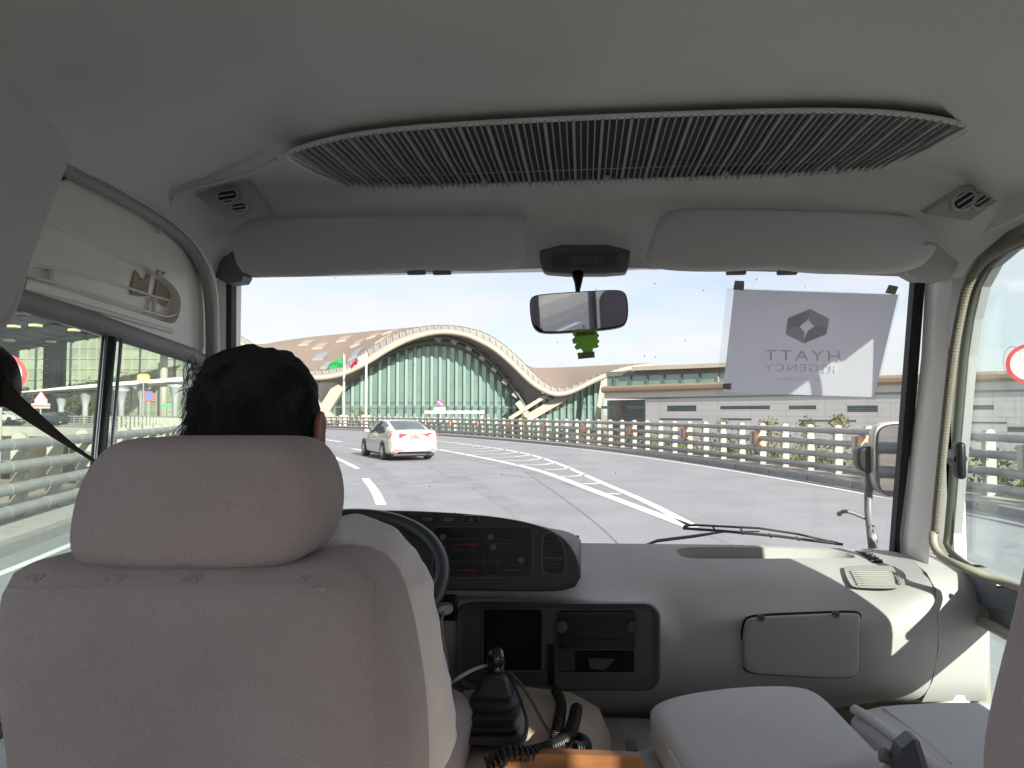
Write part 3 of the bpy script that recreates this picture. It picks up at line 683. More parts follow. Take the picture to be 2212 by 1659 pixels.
MB().prism([c+x*a_+Z*b_ for a_, b_ in ((-.8, -.45), (.8, -.45), (.8, .3), (.45, .55), (-.45, .55), (-.8, .3))], n_*.06).make('board', M_YEL, o)
MB().prism([c+x*a_+Z*b_+n_*.065 for a_, b_ in ((-.5, -.25), (.5, -.25), (.5, .15), (-.5, .15))], n_*.02).make('panel', M_SIGNW, o)
MB().tube([c+Vector((0, 0, -.4)), (c.x, c.y, -6)], .07, 6).make('pole', M_POST, o)
c = E(358, 876.5, 100); o = thing('exit_sign', (c.x, c.y, -6), 'small green board sign under the pale canopy far left', 'sign')
n_ = Vector((-c.x, -c.y, 0)).normalized(); x = -n_.cross(Z).normalized()
MB().prism([c+x*a_+Z*b_ for a_, b_ in ((-.55, -.24), (.55, -.24), (.55, .24), (-.55, .24))], n_*.06).make('board', M_GRN, o)
MB().tube([c, (c.x, c.y, -6)], .06, 6).make('pole', M_POST, o)
# flagpoles
def flagpole(px, ytop, d, lab, cols, pts, lab2):
    b = E(px, 923, d); t = E(px, ytop, d)
    o = thing('flagpole', (b.x, b.y, 0.15), lab, 'flagpole', 'flagpoles behind the outer guardrail')
    m = MB(); m.tube([(b.x, b.y, .1), (b.x, b.y, t.z)], [.17, .10], 12); m.make('pole', M_SIGNW, o, smooth=True)
    m = MB(); m.sphere((t.x, t.y, t.z+.1), .14, 10, 6); m.make('finial', M_CHROME, o, smooth=True)
    m = MB(); m.bbox((b.x, b.y, .75), (.85, .6, 1.35), .05); m.make('plinth', M_SIGNW, o)
    f = thing('flag', t, lab2, 'flag')
    for nm, mm, PP in zip(('field', 'field'), cols, pts):
        rows = []
        for (p0, p1) in PP:
            A0, A1 = E(p0[0], p0[1], d), E(p1[0], p1[1], d); rows.append([A0.lerp(A1, k/6)+FW*(.25*math.sin(k*1.1+len(rows)*1.7)) for k in range(7)])
        m = MB(); m.loft(rows); m.make('cloth', mm, f, smooth=True)
flagpole(742, 767, 83, 'left of two tall white flagpoles beyond the car', (M_FLAGG,), ([((741, 771), (741, 793)), ((733, 774), (732, 795)), ((725, 778), (722, 796)), ((716, 784), (713, 797)), ((706, 793), (707, 798))],), 'green flag drooping from the left flagpole')
flagpole(790, 762, 80, 'right of two tall white flagpoles beyond the car', (M_FLAGW, M_FLAGM), ([((790, 765), (789, 786)), ((781, 768), (780, 788)), ((774, 771), (772, 787))], [((774, 771), (772, 787)), ((768, 775), (766, 788)), ((762, 783), (762, 795)), ((757, 793), (759, 799))]), 'white and maroon flag drooping from the right flagpole')
# low shelter roof in front of the glass hall
o = thing('entrance_canopy', E(985, 893, 85)-Vector((0, 0, 7.6)), 'flat white canopy on thin posts before the glass hall behind the car', 'canopy')
p0, p1 = E(920, 889.8, 85), E(1046, 890.5, 85)
m = MB(); m.box((p0+p1)/2, ((p1-p0).length, 2.4, .30), Matrix.Rotation(YAW, 3, 'Z')); m.make('roof', M_SIGNW, o)
for px in (950, 981, 925, 1040): p = E(px, 893, 85.3); MB().tube([(p.x, p.y, 1.7), (p.x, p.y, -6)], .14, 8).make('post', M_SIGNW, o)
p = E(950, 884, 84.6); MB().bbox(p, (1.25, 1.0, .46), .05).make('roof_box', M_SIGNW, o)

# ============================ LEFT TERMINAL FRONT (seen through driver window) ============================
lt = thing('arrivals_terminal', E(200, 893, 135)-Vector((0, 0, 7.65)), 'tall glass-fronted terminal under a deep dark canopy, seen through the driver window', 'building')
def quad(P, dv, name, mm, par): return MB().prism([Vector(p) for p in P], dv).make(name, mm, par)
# deep canopy: its underside slopes up towards us
E1 = [E(-260, 802, 118), E(0, 761, 118), E(222, 725, 118), E(400, 690, 118)]
E2 = [p-FW*45+Vector((0, 0, 3)) for p in E1]
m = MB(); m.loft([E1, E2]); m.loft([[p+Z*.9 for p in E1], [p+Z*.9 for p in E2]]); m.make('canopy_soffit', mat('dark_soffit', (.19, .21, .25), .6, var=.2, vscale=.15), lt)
m = MB(); m.loft([[p-Z*.25 for p in E1], [p+Z*1.0 for p in E1], [p+Z*1.0+FW*2 for p in E1]]); m.make('canopy_edge', M_RIM, lt)
for k in range(6):
    f = (k+.5)/6; P = [a_.lerp(b_, f)-Z*.02 for a_, b_ in zip(E1, E2)]; MB().tube([p-Z*.25 for p in P], .28, 6).make('soffit_rib', M_FIN, lt)
for k in range(10):
    a_ = E1[1].lerp(E1[2], (k-3)/7) if k < 10 else E1[0]; b_ = a_-FW*45+Z*3; MB().tube([a_-Z*.3, b_-Z*.3], .16, 6).make('soffit_rib', M_FIN, lt)
for px, py, d in ((77, 703, 84), (160, 713, 92), (90, 668, 80), (30, 705, 88), (20, 735, 100), (110, 738, 108)):
    MB().box(E(px, py, d), (1.0, 1.0, .3)).make('soffit_light', mat('soffit_lamp', (.7, .55, .35), .5), lt)
GB0, GB1 = E(-150, 893, 134), E(470, 893, 134)
M_LG = mat('left_facade_glass', (.40, .43, .32), .10, .3, spec=.8, var=.35, vscale=.22, var2=.3, v2scale=.07)
m = MB(); m.loft([[Vector((GB0.x, GB0.y, -6)), Vector((GB1.x, GB1.y, -6))], [Vector((GB0.x, GB0.y, 22)), Vector((GB1.x, GB1.y, 22))]]); m.make('glass_wall', M_LG, lt)
for k in range(34):
    p = GB0.lerp(GB1, k/33)-FW*.15; MB().box((p.x, p.y, 8), (.10 if k % 4 else .25, .3, 28)).make('mullion', M_FIN if k % 4 == 0 else M_POST, lt)
for z in range(-4, 22, 2): MB().prism([Vector((GB0.x, GB0.y, z)), Vector((GB1.x, GB1.y, z)), Vector((GB1.x, GB1.y, z+.1)), Vector((GB0.x, GB0.y, z+.1))], -FW*.2).make('transom', M_POST, lt)
for px, w_, d, mm in ((115, 2.6, 118, 'c'), (94, .5, 117, 'l'), (134, .9, 117, 'l'), (352, 1.3, 128, 'p'), (18, 2.6, 118, 'c')):
    p = E(px, 893, d); tz = 14.5; MB().tube([(p.x, p.y, -6), (p.x, p.y, tz)], w_/2, 14).make('column', {'c': mat('slate_column', (.17, .18, .21), .45), 'l': M_SOFF, 'p': M_RIM}[mm], lt, smooth=True)
for k in range(14):
    p = E(94, 893, 116.4); MB().box((p.x, p.y, -2+k*1.15), (1.1, .2, .12)).make('lattice_rung', M_POST, lt)
# slim elevated walkway with flared columns
wk = thing('elevated_walkway', E(220, 893, 104)-Vector((0, 0, 7.65)), 'slim pale walkway on flared columns crossing before the left glass front', 'walkway')
W0 = [E(40, 849, 100), E(140, 841, 101), E(240, 833.5, 102), E(400, 822, 104), E(560, 812, 106)]
m = MB(); th = [.12, .3, .42, .5, .5]
m.loft([[p-Z*t for p, t in zip(W0, th)], [p-Z*t*.2-FW*.8 for p, t in zip(W0, th)], [p+Z*t-FW*.6 for p, t in zip(W0, th)], [p+Z*t+FW*3 for p, t in zip(W0, th)], [p-Z*t+FW*3 for p, t in zip(W0, th)]], closed=False); m.make('deck', M_SIGNW, wk, smooth=True, auto=40)
for px in (132, 184, 262, 306, 378):
    t_ = (px-40)/360; zt = E(px, 850-t_*27+6, 102).z; p = E(px, 893, 103)
    MB().tube([(p.x, p.y, -6), (p.x, p.y, zt-2), (p.x, p.y, zt-.5), (p.x, p.y, zt)], [.35, .4, .8, 1.3], 12).make('column', M_PANEL, wk, smooth=True)
for px, d, top_, r_, lab in ((178, 112, 800, 3.0, 'dark leafy tree under the canopy behind the pale walkway'), (200, 113, 806, 2.6, 'right of two dark trees before the left glass front'), (150, 114, 812, 2.2, 'smaller dark tree beside the thick slate column'), (270, 116, 800, 2.4, 'grey-green tree behind the window bar before the left glass front'), (60, 112, 806, 2.4, 'dark tree left of the slate columns')):
    p = E(px, 893, d); zt = E(px, top_, d).z; tree((p.x, p.y, -6), zt+6, r_, lab, 'trees before the left terminal', M_LEAF, 420)
# ============================ WHITE SALOON CAR AHEAD ============================
def build_car():
    c0 = Vector((0, 0, 0))+FW*25.45+RT*(-3.80); hd = YAW+math.radians(25.5)
    car = thing('car', (c0.x, c0.y, 0), 'white saloon car driving ahead in the middle lane with its tail lights lit', 'car')
    R = Matrix.Rotation(hd, 3, 'Z'); tf = lambda x, y, z: c0+R @ Vector((x, y, z))
    secs = [(-1.02, .66, .42, .90), (-.99, .78, .32, 1.03), (-.90, .85, .25, 1.075), (-.62, .885, .22, 1.075), (-.3, .89, .2, 1.04), (.4, .89, .19, .97), (1.4, .89, .19, .955), (2.2, .89, .19, .95), (2.6, .885, .2, .93), (3.1, .86, .22, .84), (3.45, .78, .27, .74), (3.62, .58, .36, .62)]
    m = MB(); rows = []
    for y, hw, zb, zt in secs:
        h = [(0, zb), (hw*.86, zb), (hw*.97, zb+.06), (hw, zb+.2), (hw*.995, .66), (hw*.955, zt-.13), (hw*.89, zt-.03), (hw*.7, zt), (0, zt+.015)]
        h = h+[(-x, z) for x, z in reversed(h[1:-1])]; rows.append([tf(x, y, z) for x, z in h])
    m.loft(rows, True, True); m.make('body', M_WPAINT, car, smooth=True, auto=32)
    gs = [(-.62, .62, 1.07), (-.45, .66, 1.10), (.0, .655, 1.26), (.42, .62, 1.385), (.9, .61, 1.425), (1.4, .61, 1.415), (1.75, .64, 1.32), (2.45, .74, .955)]
    m = MB(); rows = []
    for y, ht, zt in gs:
        hb = .80 if y > -.4 else .74; zb = .93 if y > .3 else 1.0
        h = [(hb, zb), (hb*.5+ht*.5+.02, zb*.5+zt*.5), (ht, zt-.05), (ht-.09, zt-.008), (0, zt)]
        h = h+[(-x, z) for x, z in reversed(h[:-1])]; rows.append([tf(x, y, z) for x, z in h])
    n_ = len(rows[0]); V = [v for r in rows for v in r]; Fc = []; I_ = []
    for k in range(len(rows)-1):
        for j in range(n_-1):
            Fc.append((k*n_+j, k*n_+j+1, (k+1)*n_+j+1, (k+1)*n_+j))
            top = j in (3, 4); y = gs[k][0]
            paint = (top and .42 <= y < 1.4) or (j in (2, 5) and y < 1.7) or (j in (0, 1, 6, 7) and (y < 0 )) 
            I_.append(1 if paint else 0)
    mk('cabin', V, Fc, None, car, None, True, 30, mats=[M_CARGL, M_WPAINT], midx=I_)
    for s in (-1, 1):
        m = MB(); m.tube([tf(s*.79, 1.06, .95), tf(s*.665, .98, 1.38)], .028, 6, flat=1); m.make('door_pillar', M_BLACK, car)
        # wheels
        for y in (0, 2.7):
            m = MB(); O = []
            rings = [(-.11, .27), (-.11, .31), (-.06, .325), (.06, .325), (.11, .31), (.11, .27)]
            m.loft([[tf(s*.80+q, y+r*math.cos(t*.2618), .325+r*math.sin(t*.2618)) for t in range(24)] for q, r in rings], True, True)
            t_ = m.make('wheel', M_TYRE, car, smooth=True, auto=40)
            m = MB(); ctr = Vector((s*.915, y, .325)); xx = s*.9
            m.loft([[tf(s*.9, y+r*math.cos(t*.2618), .325+r*math.sin(t*.2618)) for t in range(25)] for r in (.205, .225)])
            for q in range(10):
                an = q*.628; m.box(tf(xx, y+.12*math.cos(an), .325+.12*math.sin(an)), (.03, .2, .035), R @ Matrix.Rotation(an, 3, 'X'))
            m.tube([tf(xx-.02*s, y, .325), tf(xx+.02*s, y, .325)], .05, 10); m.make('rim', M_CHROME, t_)
        m = MB(); ctr = None
        for y in (0, 2.7):
            m.loft([[tf(s*.893, y+r*math.cos(t*.2618), .33+r*math.sin(t*.2618)) for t in range(13)] for r in (.31, .365)])
        m.make('wheel_arch', M_BLACK, car)
        # lamps, mirrors, handles
        m = MB(); P = [(.24, .925), (.50, .965), (.72, .975), (.845, .965), (.87, .90), (.85, .835), (.72, .80), (.55, .805), (.40, .87)]
        rows = [[tf(s*x, -1.045+.17*max(0, (x-.5)/.35)**2, z) for x, z in P]]
        m.prism(rows[0], (R @ Vector((-.04*s, .10, 0)))); m.make('tail_light', M_RED, car)
        m = MB(); m.prism([tf(s*x, -.955-.02+.0, z) for x, z in ((.40, .36), (.72, .36), (.72, .395), (.40, .395))], R @ Vector((0, -.035, 0))); m.make('reflector', M_RED, car)
        m = MB(); m.sphere(tf(s*.97, 1.95, 1.0), (.10, .07, .075), 12, 8, R=R); m.tube([tf(s*.84, 1.95, .95), tf(s*.95, 1.95, .98)], .025, 6); m.make('side_mirror', M_WPAINT, car, smooth=True)
        for y in (.62, 1.55): m = MB(); m.tube([tf(s*.905, y-.09, .80), tf(s*.915, y, .805), tf(s*.905, y+.09, .80)], .014, 6); m.make('door_handle', M_WPAINT, car)
    m = MB(); m.prism([tf(x, -1.045, z) for x, z in ((-.19, .77), (.19, .77), (.19, .91), (-.19, .91))], R @ Vector((0, -.02, 0))); pl = m.make('number_plate', mat('plate_grey', (.30, .26, .22), .5), car)
    text_mesh('plate_digits', '248162', .07, lambda x, y: tf(x, -1.068, .84+y), M_BLACK, pl)
    m = MB(); m.box(tf(0, -1.03, .915), (1.1, .04, .02), R); m.make('trim_strip', M_CHROME, car)
    m = MB(); m.loft([[tf(.03*math.cos(t)*1.2, -1.045, .965+.02*math.sin(t)) for t in [q*.5236 for q in range(13)]], [tf(.04*math.cos(t)*1.2, -1.045, .965+.028*math.sin(t)) for t in [q*.5236 for q in range(13)]]]); m.make('oval_badge', M_CHROME, car)
    m = MB(); m.bbox(tf(0, 1.2, .20), (1.5, 4.2, .1), .04, R); m.tube([tf(.5, -.95, .24), tf(.5, -.5, .24)], .035, 8); m.make('underbody', M_BLACK, car)
    m = MB(); m.loft([[tf(x, -1.0, .33) for x in (-.6, .6)], [tf(x, -.97, .27) for x in (-.62, .62)]]); m.make('lower_bumper', M_BLACK, car)
build_car()
for px, py, d, mm, lab in ((111, 891, 95, 'dark_car_paint', 'left of two dark cars parked under the pale walkway far left'), (137, 891, 97, 'dark_car_paint', 'right of two dark cars parked under the pale walkway far left'), (8, 889, 95, 'silver_car_paint', 'pale parked car at the left edge under the ring sign')):
    MM = MATS.get(mm) or mat(mm, (.03, .035, .05) if mm[0] == 'd' else (.5, .5, .5), .3, coat=.5); p = E(px, py, d); b = p-Vector((0, 0, 1.35))
    o = thing('car', b, lab, 'car', 'cars parked before the left terminal'); R = Matrix.Rotation(YAW, 3, 'Z')
    prof = [(-2.2, .3), (-2.25, .7), (-1.5, .9), (-.8, 1.35), (.6, 1.4), (1.3, .95), (2.1, .8), (2.25, .4), (2.1, .25), (-2, .25)]
    m = MB(); m.prism([b+R @ Vector((x, -.85, z)) for x, z in prof], R @ Vector((0, 1.7, 0))); m.make('body', MM, o)
    m = MB(); m.prism([b+R @ Vector((x, -.87, z)) for x, z in ((-1.3, .92), (-.75, 1.27), (.5, 1.32), (1.05, .95))], R @ Vector((0, 1.74, 0))); m.make('glass', M_CARGL, o)
    for x in (-1.35, 1.35):
        m = MB(); m.tube([b+R @ Vector((x, -.9, .32)), b+R @ Vector((x, -.7, .32))], .32, 14); m.make('wheel', M_TYRE, o)

# ============================ MINIBUS SHELL ============================
XC, XL, XR = -.04, -1.04, .96
FLOOR = .62
bus = thing('minibus', (XC, 0, FLOOR), 'inside of a minibus cab with grey headliner, painted pillars, windscreen and door windows', 'minibus')
u_ = lambda X: (X-.06)/.69
def vt(X): return Vector((X, 1.405, 2.252-.012*u_(X)**2-.042*min(abs(u_(X))**6, 1.25)))
def vb(X): return Vector((X, 1.80-.09*min(abs(u_(X))**6, 1.2), 2.256-.012*min(u_(X)**6, 1.2)))
xs = [-.66+1.43*k/16 for k in range(17)]
rowB = [AX(300, 440, -1.0), A(385, 412, 1.60), A(480, 380, 1.55)]+[vt(x)+Vector((0, -.025, .012)) for x in xs[1:-1]]+[A(2125, 360, 1.50), AX(2190, 440, .93), AX(2175, 500, .93)]
rowC = [AX(350, 480, -1.0), A(440, 440, 1.70), A(520, 410, 1.74)]+[vb(x)+Vector((0, .02, .0)) for x in xs[1:-1]]+[A(2060, 400, 1.68), A(2110, 440, 1.62), AX(2150, 500, .93), AX(2140, 530, .93)]
rowD = [AX(405, 535, -1.0), A(480, 500, 1.80), A(560, 462, 1.84), A(800, 446, 1.86), A(1260, 440, 1.87), A(1700, 442, 1.86), A(1960, 462, 1.82), A(2050, 505, 1.76), AX(2105, 560, .93)]
rowE = [AX(440, 610, -1.0), A(475, 606, 1.91), A(520, 600, 1.925), A(800, 592, 1.945), A(1260, 577, 1.965), A(1700, 588, 1.945), A(1960, 598, 1.92), A(2030, 600, 1.86), AX(2078, 600, .93)]
rowE2 = [p+Vector((0, .05, .02)) for p in rowE]
def crow(Y):
    P = []
    for k in range(41):
        X = -1.0+1.93*k/40; t = abs(X-(-.035))/.965; z = 2.272-.01*t*t-(.155 if X < 0 else .19)*max(0, (t-.42)/.58)**2.2; P.append(Vector((X, Y, z+.010*noise.noise(Vector((X*2.2, Y*1.6, 3.3)))*(1 if Y > .2 else .3))))
    return P
NC = 72
rows = [resample(crow(Y), NC) for Y in (-4.6, -3, -1, .3, .9, 1.15, 1.30)]+[resample(r, NC) for r in (rowB, rowC, rowD, rowE, rowE2)]
m = MB(); m.loft(rows); o = m.make('headliner', M_LINER, bus, smooth=True, auto=50)
# lip round the console over the windscreen
lip = [AX(345, 492, -.99), A(362, 440, 1.60), A(395, 403, 1.58), A(480, 384, 1.56), A(560, 360, 1.50), A(598, 335, 1.47)]
m = MB(); m.tube([p-Vector((0, .006, .012)) for p in bez(lip, 24)], .0045, 8); m.make('console_lip', M_LINER, bus, smooth=True)
# dark ear where header meets the left pillar
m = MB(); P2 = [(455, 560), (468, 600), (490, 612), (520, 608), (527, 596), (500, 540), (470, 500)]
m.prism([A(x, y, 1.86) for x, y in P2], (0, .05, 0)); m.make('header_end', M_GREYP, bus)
m = MB(); P2 = [(1958, 560), (1962, 590), (1985, 602), (2040, 604), (2062, 590), (2075, 560), (2050, 530), (2000, 520)]
m.prism([A(x, y, 1.80) for x, y in P2], (0, .05, 0)); m.make('header_end', M_TRIM, bus)

def ringpanel(mb, outer, inner, n=96, i=0):
    """flat ring between two closed outlines (same plane)"""
    c = sum((Vector(p) for p in inner), Vector())/len(inner)
    I_ = resample(inner, n, True); O_ = resample(outer, 400, True); R_ = []
    nrm = (I_[n//4]-c).cross(I_[n//2]-c).normalized(); ux = (I_[0]-c).normalized(); uy = nrm.cross(ux)
    ang = lambda p: math.atan2((p-c).dot(uy), (p-c).dot(ux))
    for p in I_:
        a_ = ang(p); q = min(O_, key=lambda o_: abs((ang(o_)-a_+math.pi) % (2*math.pi)-math.pi)); R_.append(q)
    mb.loft([R_+[R_[0]], I_+[I_[0]]], i=i); return I_, R_
def yz(P, X): return [Vector((X, y, z)) for y, z in P]
def rounded(P, it=3): return smoothp([Vector(p) for p in P], it, True)
# ---- left wall: driver's door with its raised frame and window
wl = rounded(yz([(.80, 1.87), (1.0, 1.862), (1.26, 1.85), (1.5, 1.822), (1.72, 1.80), (1.765, 1.795), (1.78, 1.75), (1.80, 1.5), (1.80, 1.26), (1.5, 1.25), (1.0, 1.24), (.80, 1.24), (.78, 1.4), (.78, 1.8)], XL+.02))
wl_low = rounded(yz([(.80, 1.10), (1.2, 1.10), (1.72, 1.11), (1.80, 1.08), (1.80, .92), (1.70, .86), (1.2, .84), (.80, .84)], XL+.02))
m = MB(); m.loft([yz([(.70, 2.14), (1.30, 2.14), (1.60, 2.13), (1.80, 2.10), (1.93, 2.06), (1.98, 2.0)], XL+.0), yz([(.70, 1.89), (1.30, 1.875), (1.60, 1.83), (1.80, 1.81), (1.88, 1.81), (1.98, 1.81)], XL+.0)])
m.make('side_wall', M_PAINT, bus)
fr_ = AX
o1 = [(40, 690), (60, 600), (95, 480), (130, 372), (215, 408), (300, 452), (372, 500), (415, 548), (436, 600), (441, 700), (441, 770)]
bot = [(405, 772), (300, 742), (180, 702), (100, 675)]
outer = [AX(x, y, -1.005) for x, y in o1+bot]
rec = smoothp([AX(x, y, -1.005) for x, y in [(60, 560), (93, 475), (160, 500), (225, 533), (280, 556), (321, 578), (360, 602), (385, 628), (393, 655), (385, 690), (372, 702), (321, 683), (220, 652), (106, 616), (45, 600)]], 2, True)
m = MB(); I_, R_ = ringpanel(m, smoothp(outer, 1, True), rec)
dn = [p+Vector((-.03, 0, 0)) for p in I_]; dn2 = resample(dn, len(dn), True)
m.loft([I_+[I_[0]], dn+[dn[0]]])
m.loft([R_+[R_[0]], [p+Vector((-.04, 0, 0)) for p in R_+[R_[0]]]])
m.make('door_frame_panel', M_PAINT, bus, smooth=True, auto=35)
m = MB(); m.loft([[AX(x, y, -1.032) for x, y in ((20, 470), (410, 560))], [AX(x, y, -1.032) for x, y in ((20, 640), (410, 740))]]); m.make('recess_panel', M_PAINT, bus)
# long step along the recess, ribs and edge beads
def side_tube(P, X, r, mm, name, it=2, par=None): return MB().tube(bez([AX(x, y, X) for x, y in P], 30), r, 8).make(name, mm, par or bus, smooth=True)
side_tube([(52, 592), (106, 608), (220, 641), (321, 674), (376, 688), (387, 668), (389, 652), (382, 622), (350, 594), (321, 578), (225, 533), (93, 475)], -1.012, .003, M_PAINT, 'recess_bead')
side_tube([(40, 628), (180, 660), (300, 696), (372, 716)], -1.004, .006, M_PAINT, 'step_bead')
side_tube([(40, 570), (120, 580), (250, 612), (330, 640), (380, 652)], -1.029, .003, M_PAINT, 'recess_groove')
for X0, y0, y1 in ((111, 583, 612), (333, 643, 680)): MB().tube([AX(X0, y0, -1.024), AX(X0, y1, -1.02)], .006, 6).make('recess_rib', M_PAINT, bus, smooth=True)
m = MB(); m.loft([[AX(x, y, -1.03) for x, y in ((30, 600), (200, 645), (375, 700))], [AX(x, y, -1.0) for x, y in ((30, 622), (200, 664), (375, 716))]]); m.make('step_face', M_TRIM, bus, smooth=True)
# peeling sticker remains
M_STK = mat('sticker_residue', (.36, .32, .25), .8, var=.3, vscale=120)
def blob(P, X, name): m = MB(); m.prism([AX(x, y, X) for x, y in P], (.0012, 0, 0)); return m.make(name, M_STK, stk)
stk = thing('sticker_remains', AX(325, 620, -1.028), 'torn brown sticker remains on the white panel above the driver window', 'sticker')
blob([(282, 636), (285, 610), (292, 583), (300, 592), (304, 600), (312, 606), (318, 594), (324, 583), (326, 592), (322, 610), (320, 625), (319, 641), (300, 640)], -1.029, 'torn_patch')
blob([(331, 646), (336, 618), (340, 596), (352, 602), (364, 612), (371, 620), (366, 645), (358, 663), (345, 655)], -1.029, 'torn_patch')
blob([(337, 584), (345, 583), (341, 592), (338, 594)], -1.0035, 'torn_patch'); blob([(348, 586), (357, 588), (352, 596)], -1.0035, 'torn_patch')
# dark seal from the roof round the door top
side_tube([(60, 300), (135, 366), (220, 405), (300, 448), (380, 500), (425, 548), (446, 600), (455, 660), (456, 780), (452, 960), (448, 1200)], -.985, .014, M_TRIMD, 'door_seal')
side_tube([(100, 330), (200, 385), (300, 436), (400, 505), (445, 560), (464, 610), (468, 700), (466, 960)], -.985, .008, M_PAINT, 'seal_edge')
# rubber round the glass
def outline_tube(P, r, mm, name): return MB().tube(resample(P, 80, True), r, 8, close=True).make(name, mm, bus, smooth=True)
outline_tube([p+Vector((.012, 0, 0)) for p in wl], .022, M_TRIMD, 'window_rubber'); outline_tube([p+Vector((.012, 0, 0)) for p in wl_low], .014, M_TRIMD, 'window_rubber')
m = MB(); m.prism(resample(wl, 60, True), (-.004, 0, 0)); m.make('side_window', M_SIDE, bus)
m = MB(); m.prism(resample(wl_low, 60, True), (-.004, 0, 0)); m.make('lower_window', M_SIDE, bus)
a_, b_ = AX(236, 728, XL+.03), AX(214, 975, XL+.03); dd = (b_-a_)
m = MB(); m.tube([a_-dd*.02, a_+dd*2.2], .019, 8, flat=.6); m.make('sliding_bar', mat('green_black_bar', (.03, .05, .045), .35), bus, smooth=True)
m = MB(); m.tube([a_-dd*.02+Vector((.012, .022, 0)), a_+dd*2.2+Vector((.012, .022, 0))], .004, 6); m.tube([a_-dd*.02+Vector((.012, -.026, 0)), a_+dd*2.2+Vector((.012, -.026, 0))], .003, 6); m.make('bar_edge', M_CHROME, bus, smooth=True)
m = MB(); m.bbox((XL+.01, 1.25, 1.175), (.06, 1.25, .115), .015); m.make('door_trim', M_TRIMD, bus)
m = MB(); m.bbox((XL+.035, 1.25, 1.225), (.05, 1.25, .02), .008); m.make('window_ledge', M_PAINT, bus)
# left wall between the pieces
def wallq(X, y0, y1, z0, z1, name, mm, th=.03): s = 1 if X > 0 else -1; return MB().box((X+s*th/2, (y0+y1)/2, (z0+z1)/2), (th, y1-y0, z1-z0)).make(name, mm, bus)
wallq(XL-.005, 1.80, 2.06, .5, 2.12, 'side_wall', M_PAINT); wallq(XL-.005, .55, .80, .5, 2.12, 'side_wall', M_PAINT)
wallq(XL-.005, .80, 1.80, .5, .84, 'side_wall', M_PAINT); wallq(XL-.005, .80, 1.80, 1.10, 1.24, 'side_wall', M_PAINT)
# B-pillar trim, upper left
P = [AX(x, y, -.985+.17*max(0, (420-y)/480)) for x, y in ((-160, -40), (0, 70), (90, 140), (150, 190), (174, 222), (164, 290), (140, 350), (90, 480), (60, 560), (40, 640), (22, 682), (5, 700), (-30, 730), (-60, 900), (-70, 1500), (-260, 1500), (-260, 100))]
P = smoothp(P, 2, True); m = MB(); m.prism(P, (-.05, 0, 0)); m.tube([p+Vector((-.010, 0, 0)) for p in P], .012, 8, close=True); m.make('pillar_trim', mat('pillar_trim_grey', (.55, .55, .55), .7, bump=.2, bscale=700, var2=.06, v2scale=4), bus, smooth=True, auto=40)
# ---- windscreen and its surround
def wsx(t, v):  # t -1..1 across, v 0 bottom..1 top
    X = XC+.965*t; Y = 2.075-.135*v+.035*(1-t*t)-.0; return Vector((X, Y, 1.262+.80*v))
m = MB(); m.loft([[wsx(-1+2*k/24, v/8) for k in range(25)] for v in range(9)]); m.make('windscreen', M_WIN, bus, smooth=True)
# left pillar
def vstrip(tops, bots, yt, yb, name, mm, th=.03):
    """upright strip from picture columns: (left px,Y),(right px,Y) at top and bottom"""
    P = [A(tops[0][0], yt, tops[0][1]), A(tops[1][0], yt, tops[1][1]), A(bots[1][0], yb, bots[1][1]), A(bots[0][0], yb, bots[0][1])]
    return MB().prism(P, (0, th, 0)).make(name, mm, bus)
vstrip(((456, 1.90), (488, 1.915)), ((452, 1.92), (484, 2.02)), 596, 1300, 'pillar', M_PAINT, .04)
vstrip(((487, 1.915), (500, 1.92)), ((484, 2.02), (498, 2.04)), 596, 1300, 'windscreen_rubber', M_RUB, .03)
vstrip(((1977, 1.92), (2000, 1.925)), ((1926, 2.05), (1950, 2.05)), 590, 1250, 'windscreen_rubber', M_RUB, .03)
m = MB(); ys, px0 = (590, 770, 960, 1150, 1250), (1999, 1990, 1970, 1953, 1945)
def rp(px, k, Y): return A(px, ys[k], Y)
cols = []
m.loft([[A(px0[k], ys[k], 1.93+.03*k) for k in range(5)], [A(px0[k]+14, ys[k], 1.88+.03*k) for k in range(5)], [A(px0[k]+44, ys[k], 1.82+.03*k) for k in range(5)], [A(px0[k]+58, ys[k], 1.80+.03*k) for k in range(5)]])
m.make('pillar', M_PAINT, bus, smooth=True, auto=60)
m = MB(); rv = []
MB().tube(bez([A(2250, 500, 1.50), A(2190, 525, 1.55), A(2125, 560, 1.62), A(2090, 610, 1.67), A(2072, 690, 1.70), A(2057, 780, 1.72), A(2044, 900, 1.76), A(2030, 1040, 1.80), A(2020, 1150, 1.84)], 60), .0095, 10).make('ribbed_seal', mat('ribbed_grey_seal', (.24, .22, .18), .8, bump=.8, bscale=300, stretch=(1, 1, 1)), bus, smooth=True)
rib = None; SP = bez([A(2125, 560, 1.62), A(2090, 610, 1.67), A(2072, 690, 1.70), A(2057, 780, 1.72), A(2044, 900, 1.76), A(2030, 1040, 1.80), A(2020, 1150, 1.84)], 90)
m = MB()
for k in range(1, 89):
    t = (SP[k+1]-SP[k-1]).normalized(); m.tube([SP[k]-t*.0012, SP[k]+t*.0012], .0106, 10)
tag(m.make('seal_ribs', MATS['ribbed_grey_seal'], bus), kind='stuff')
m = MB(); m.tube(bez([A(2016, 1150, 1.84), A(2014, 1175, 1.83), A(2032, 1204, 1.80), A(2070, 1222, 1.72), AX(2180, 1262, .935), AX(2300, 1306, .935)], 30), .0095, 8); m.make('seal_foot', M_CREAMP, bus, smooth=True)
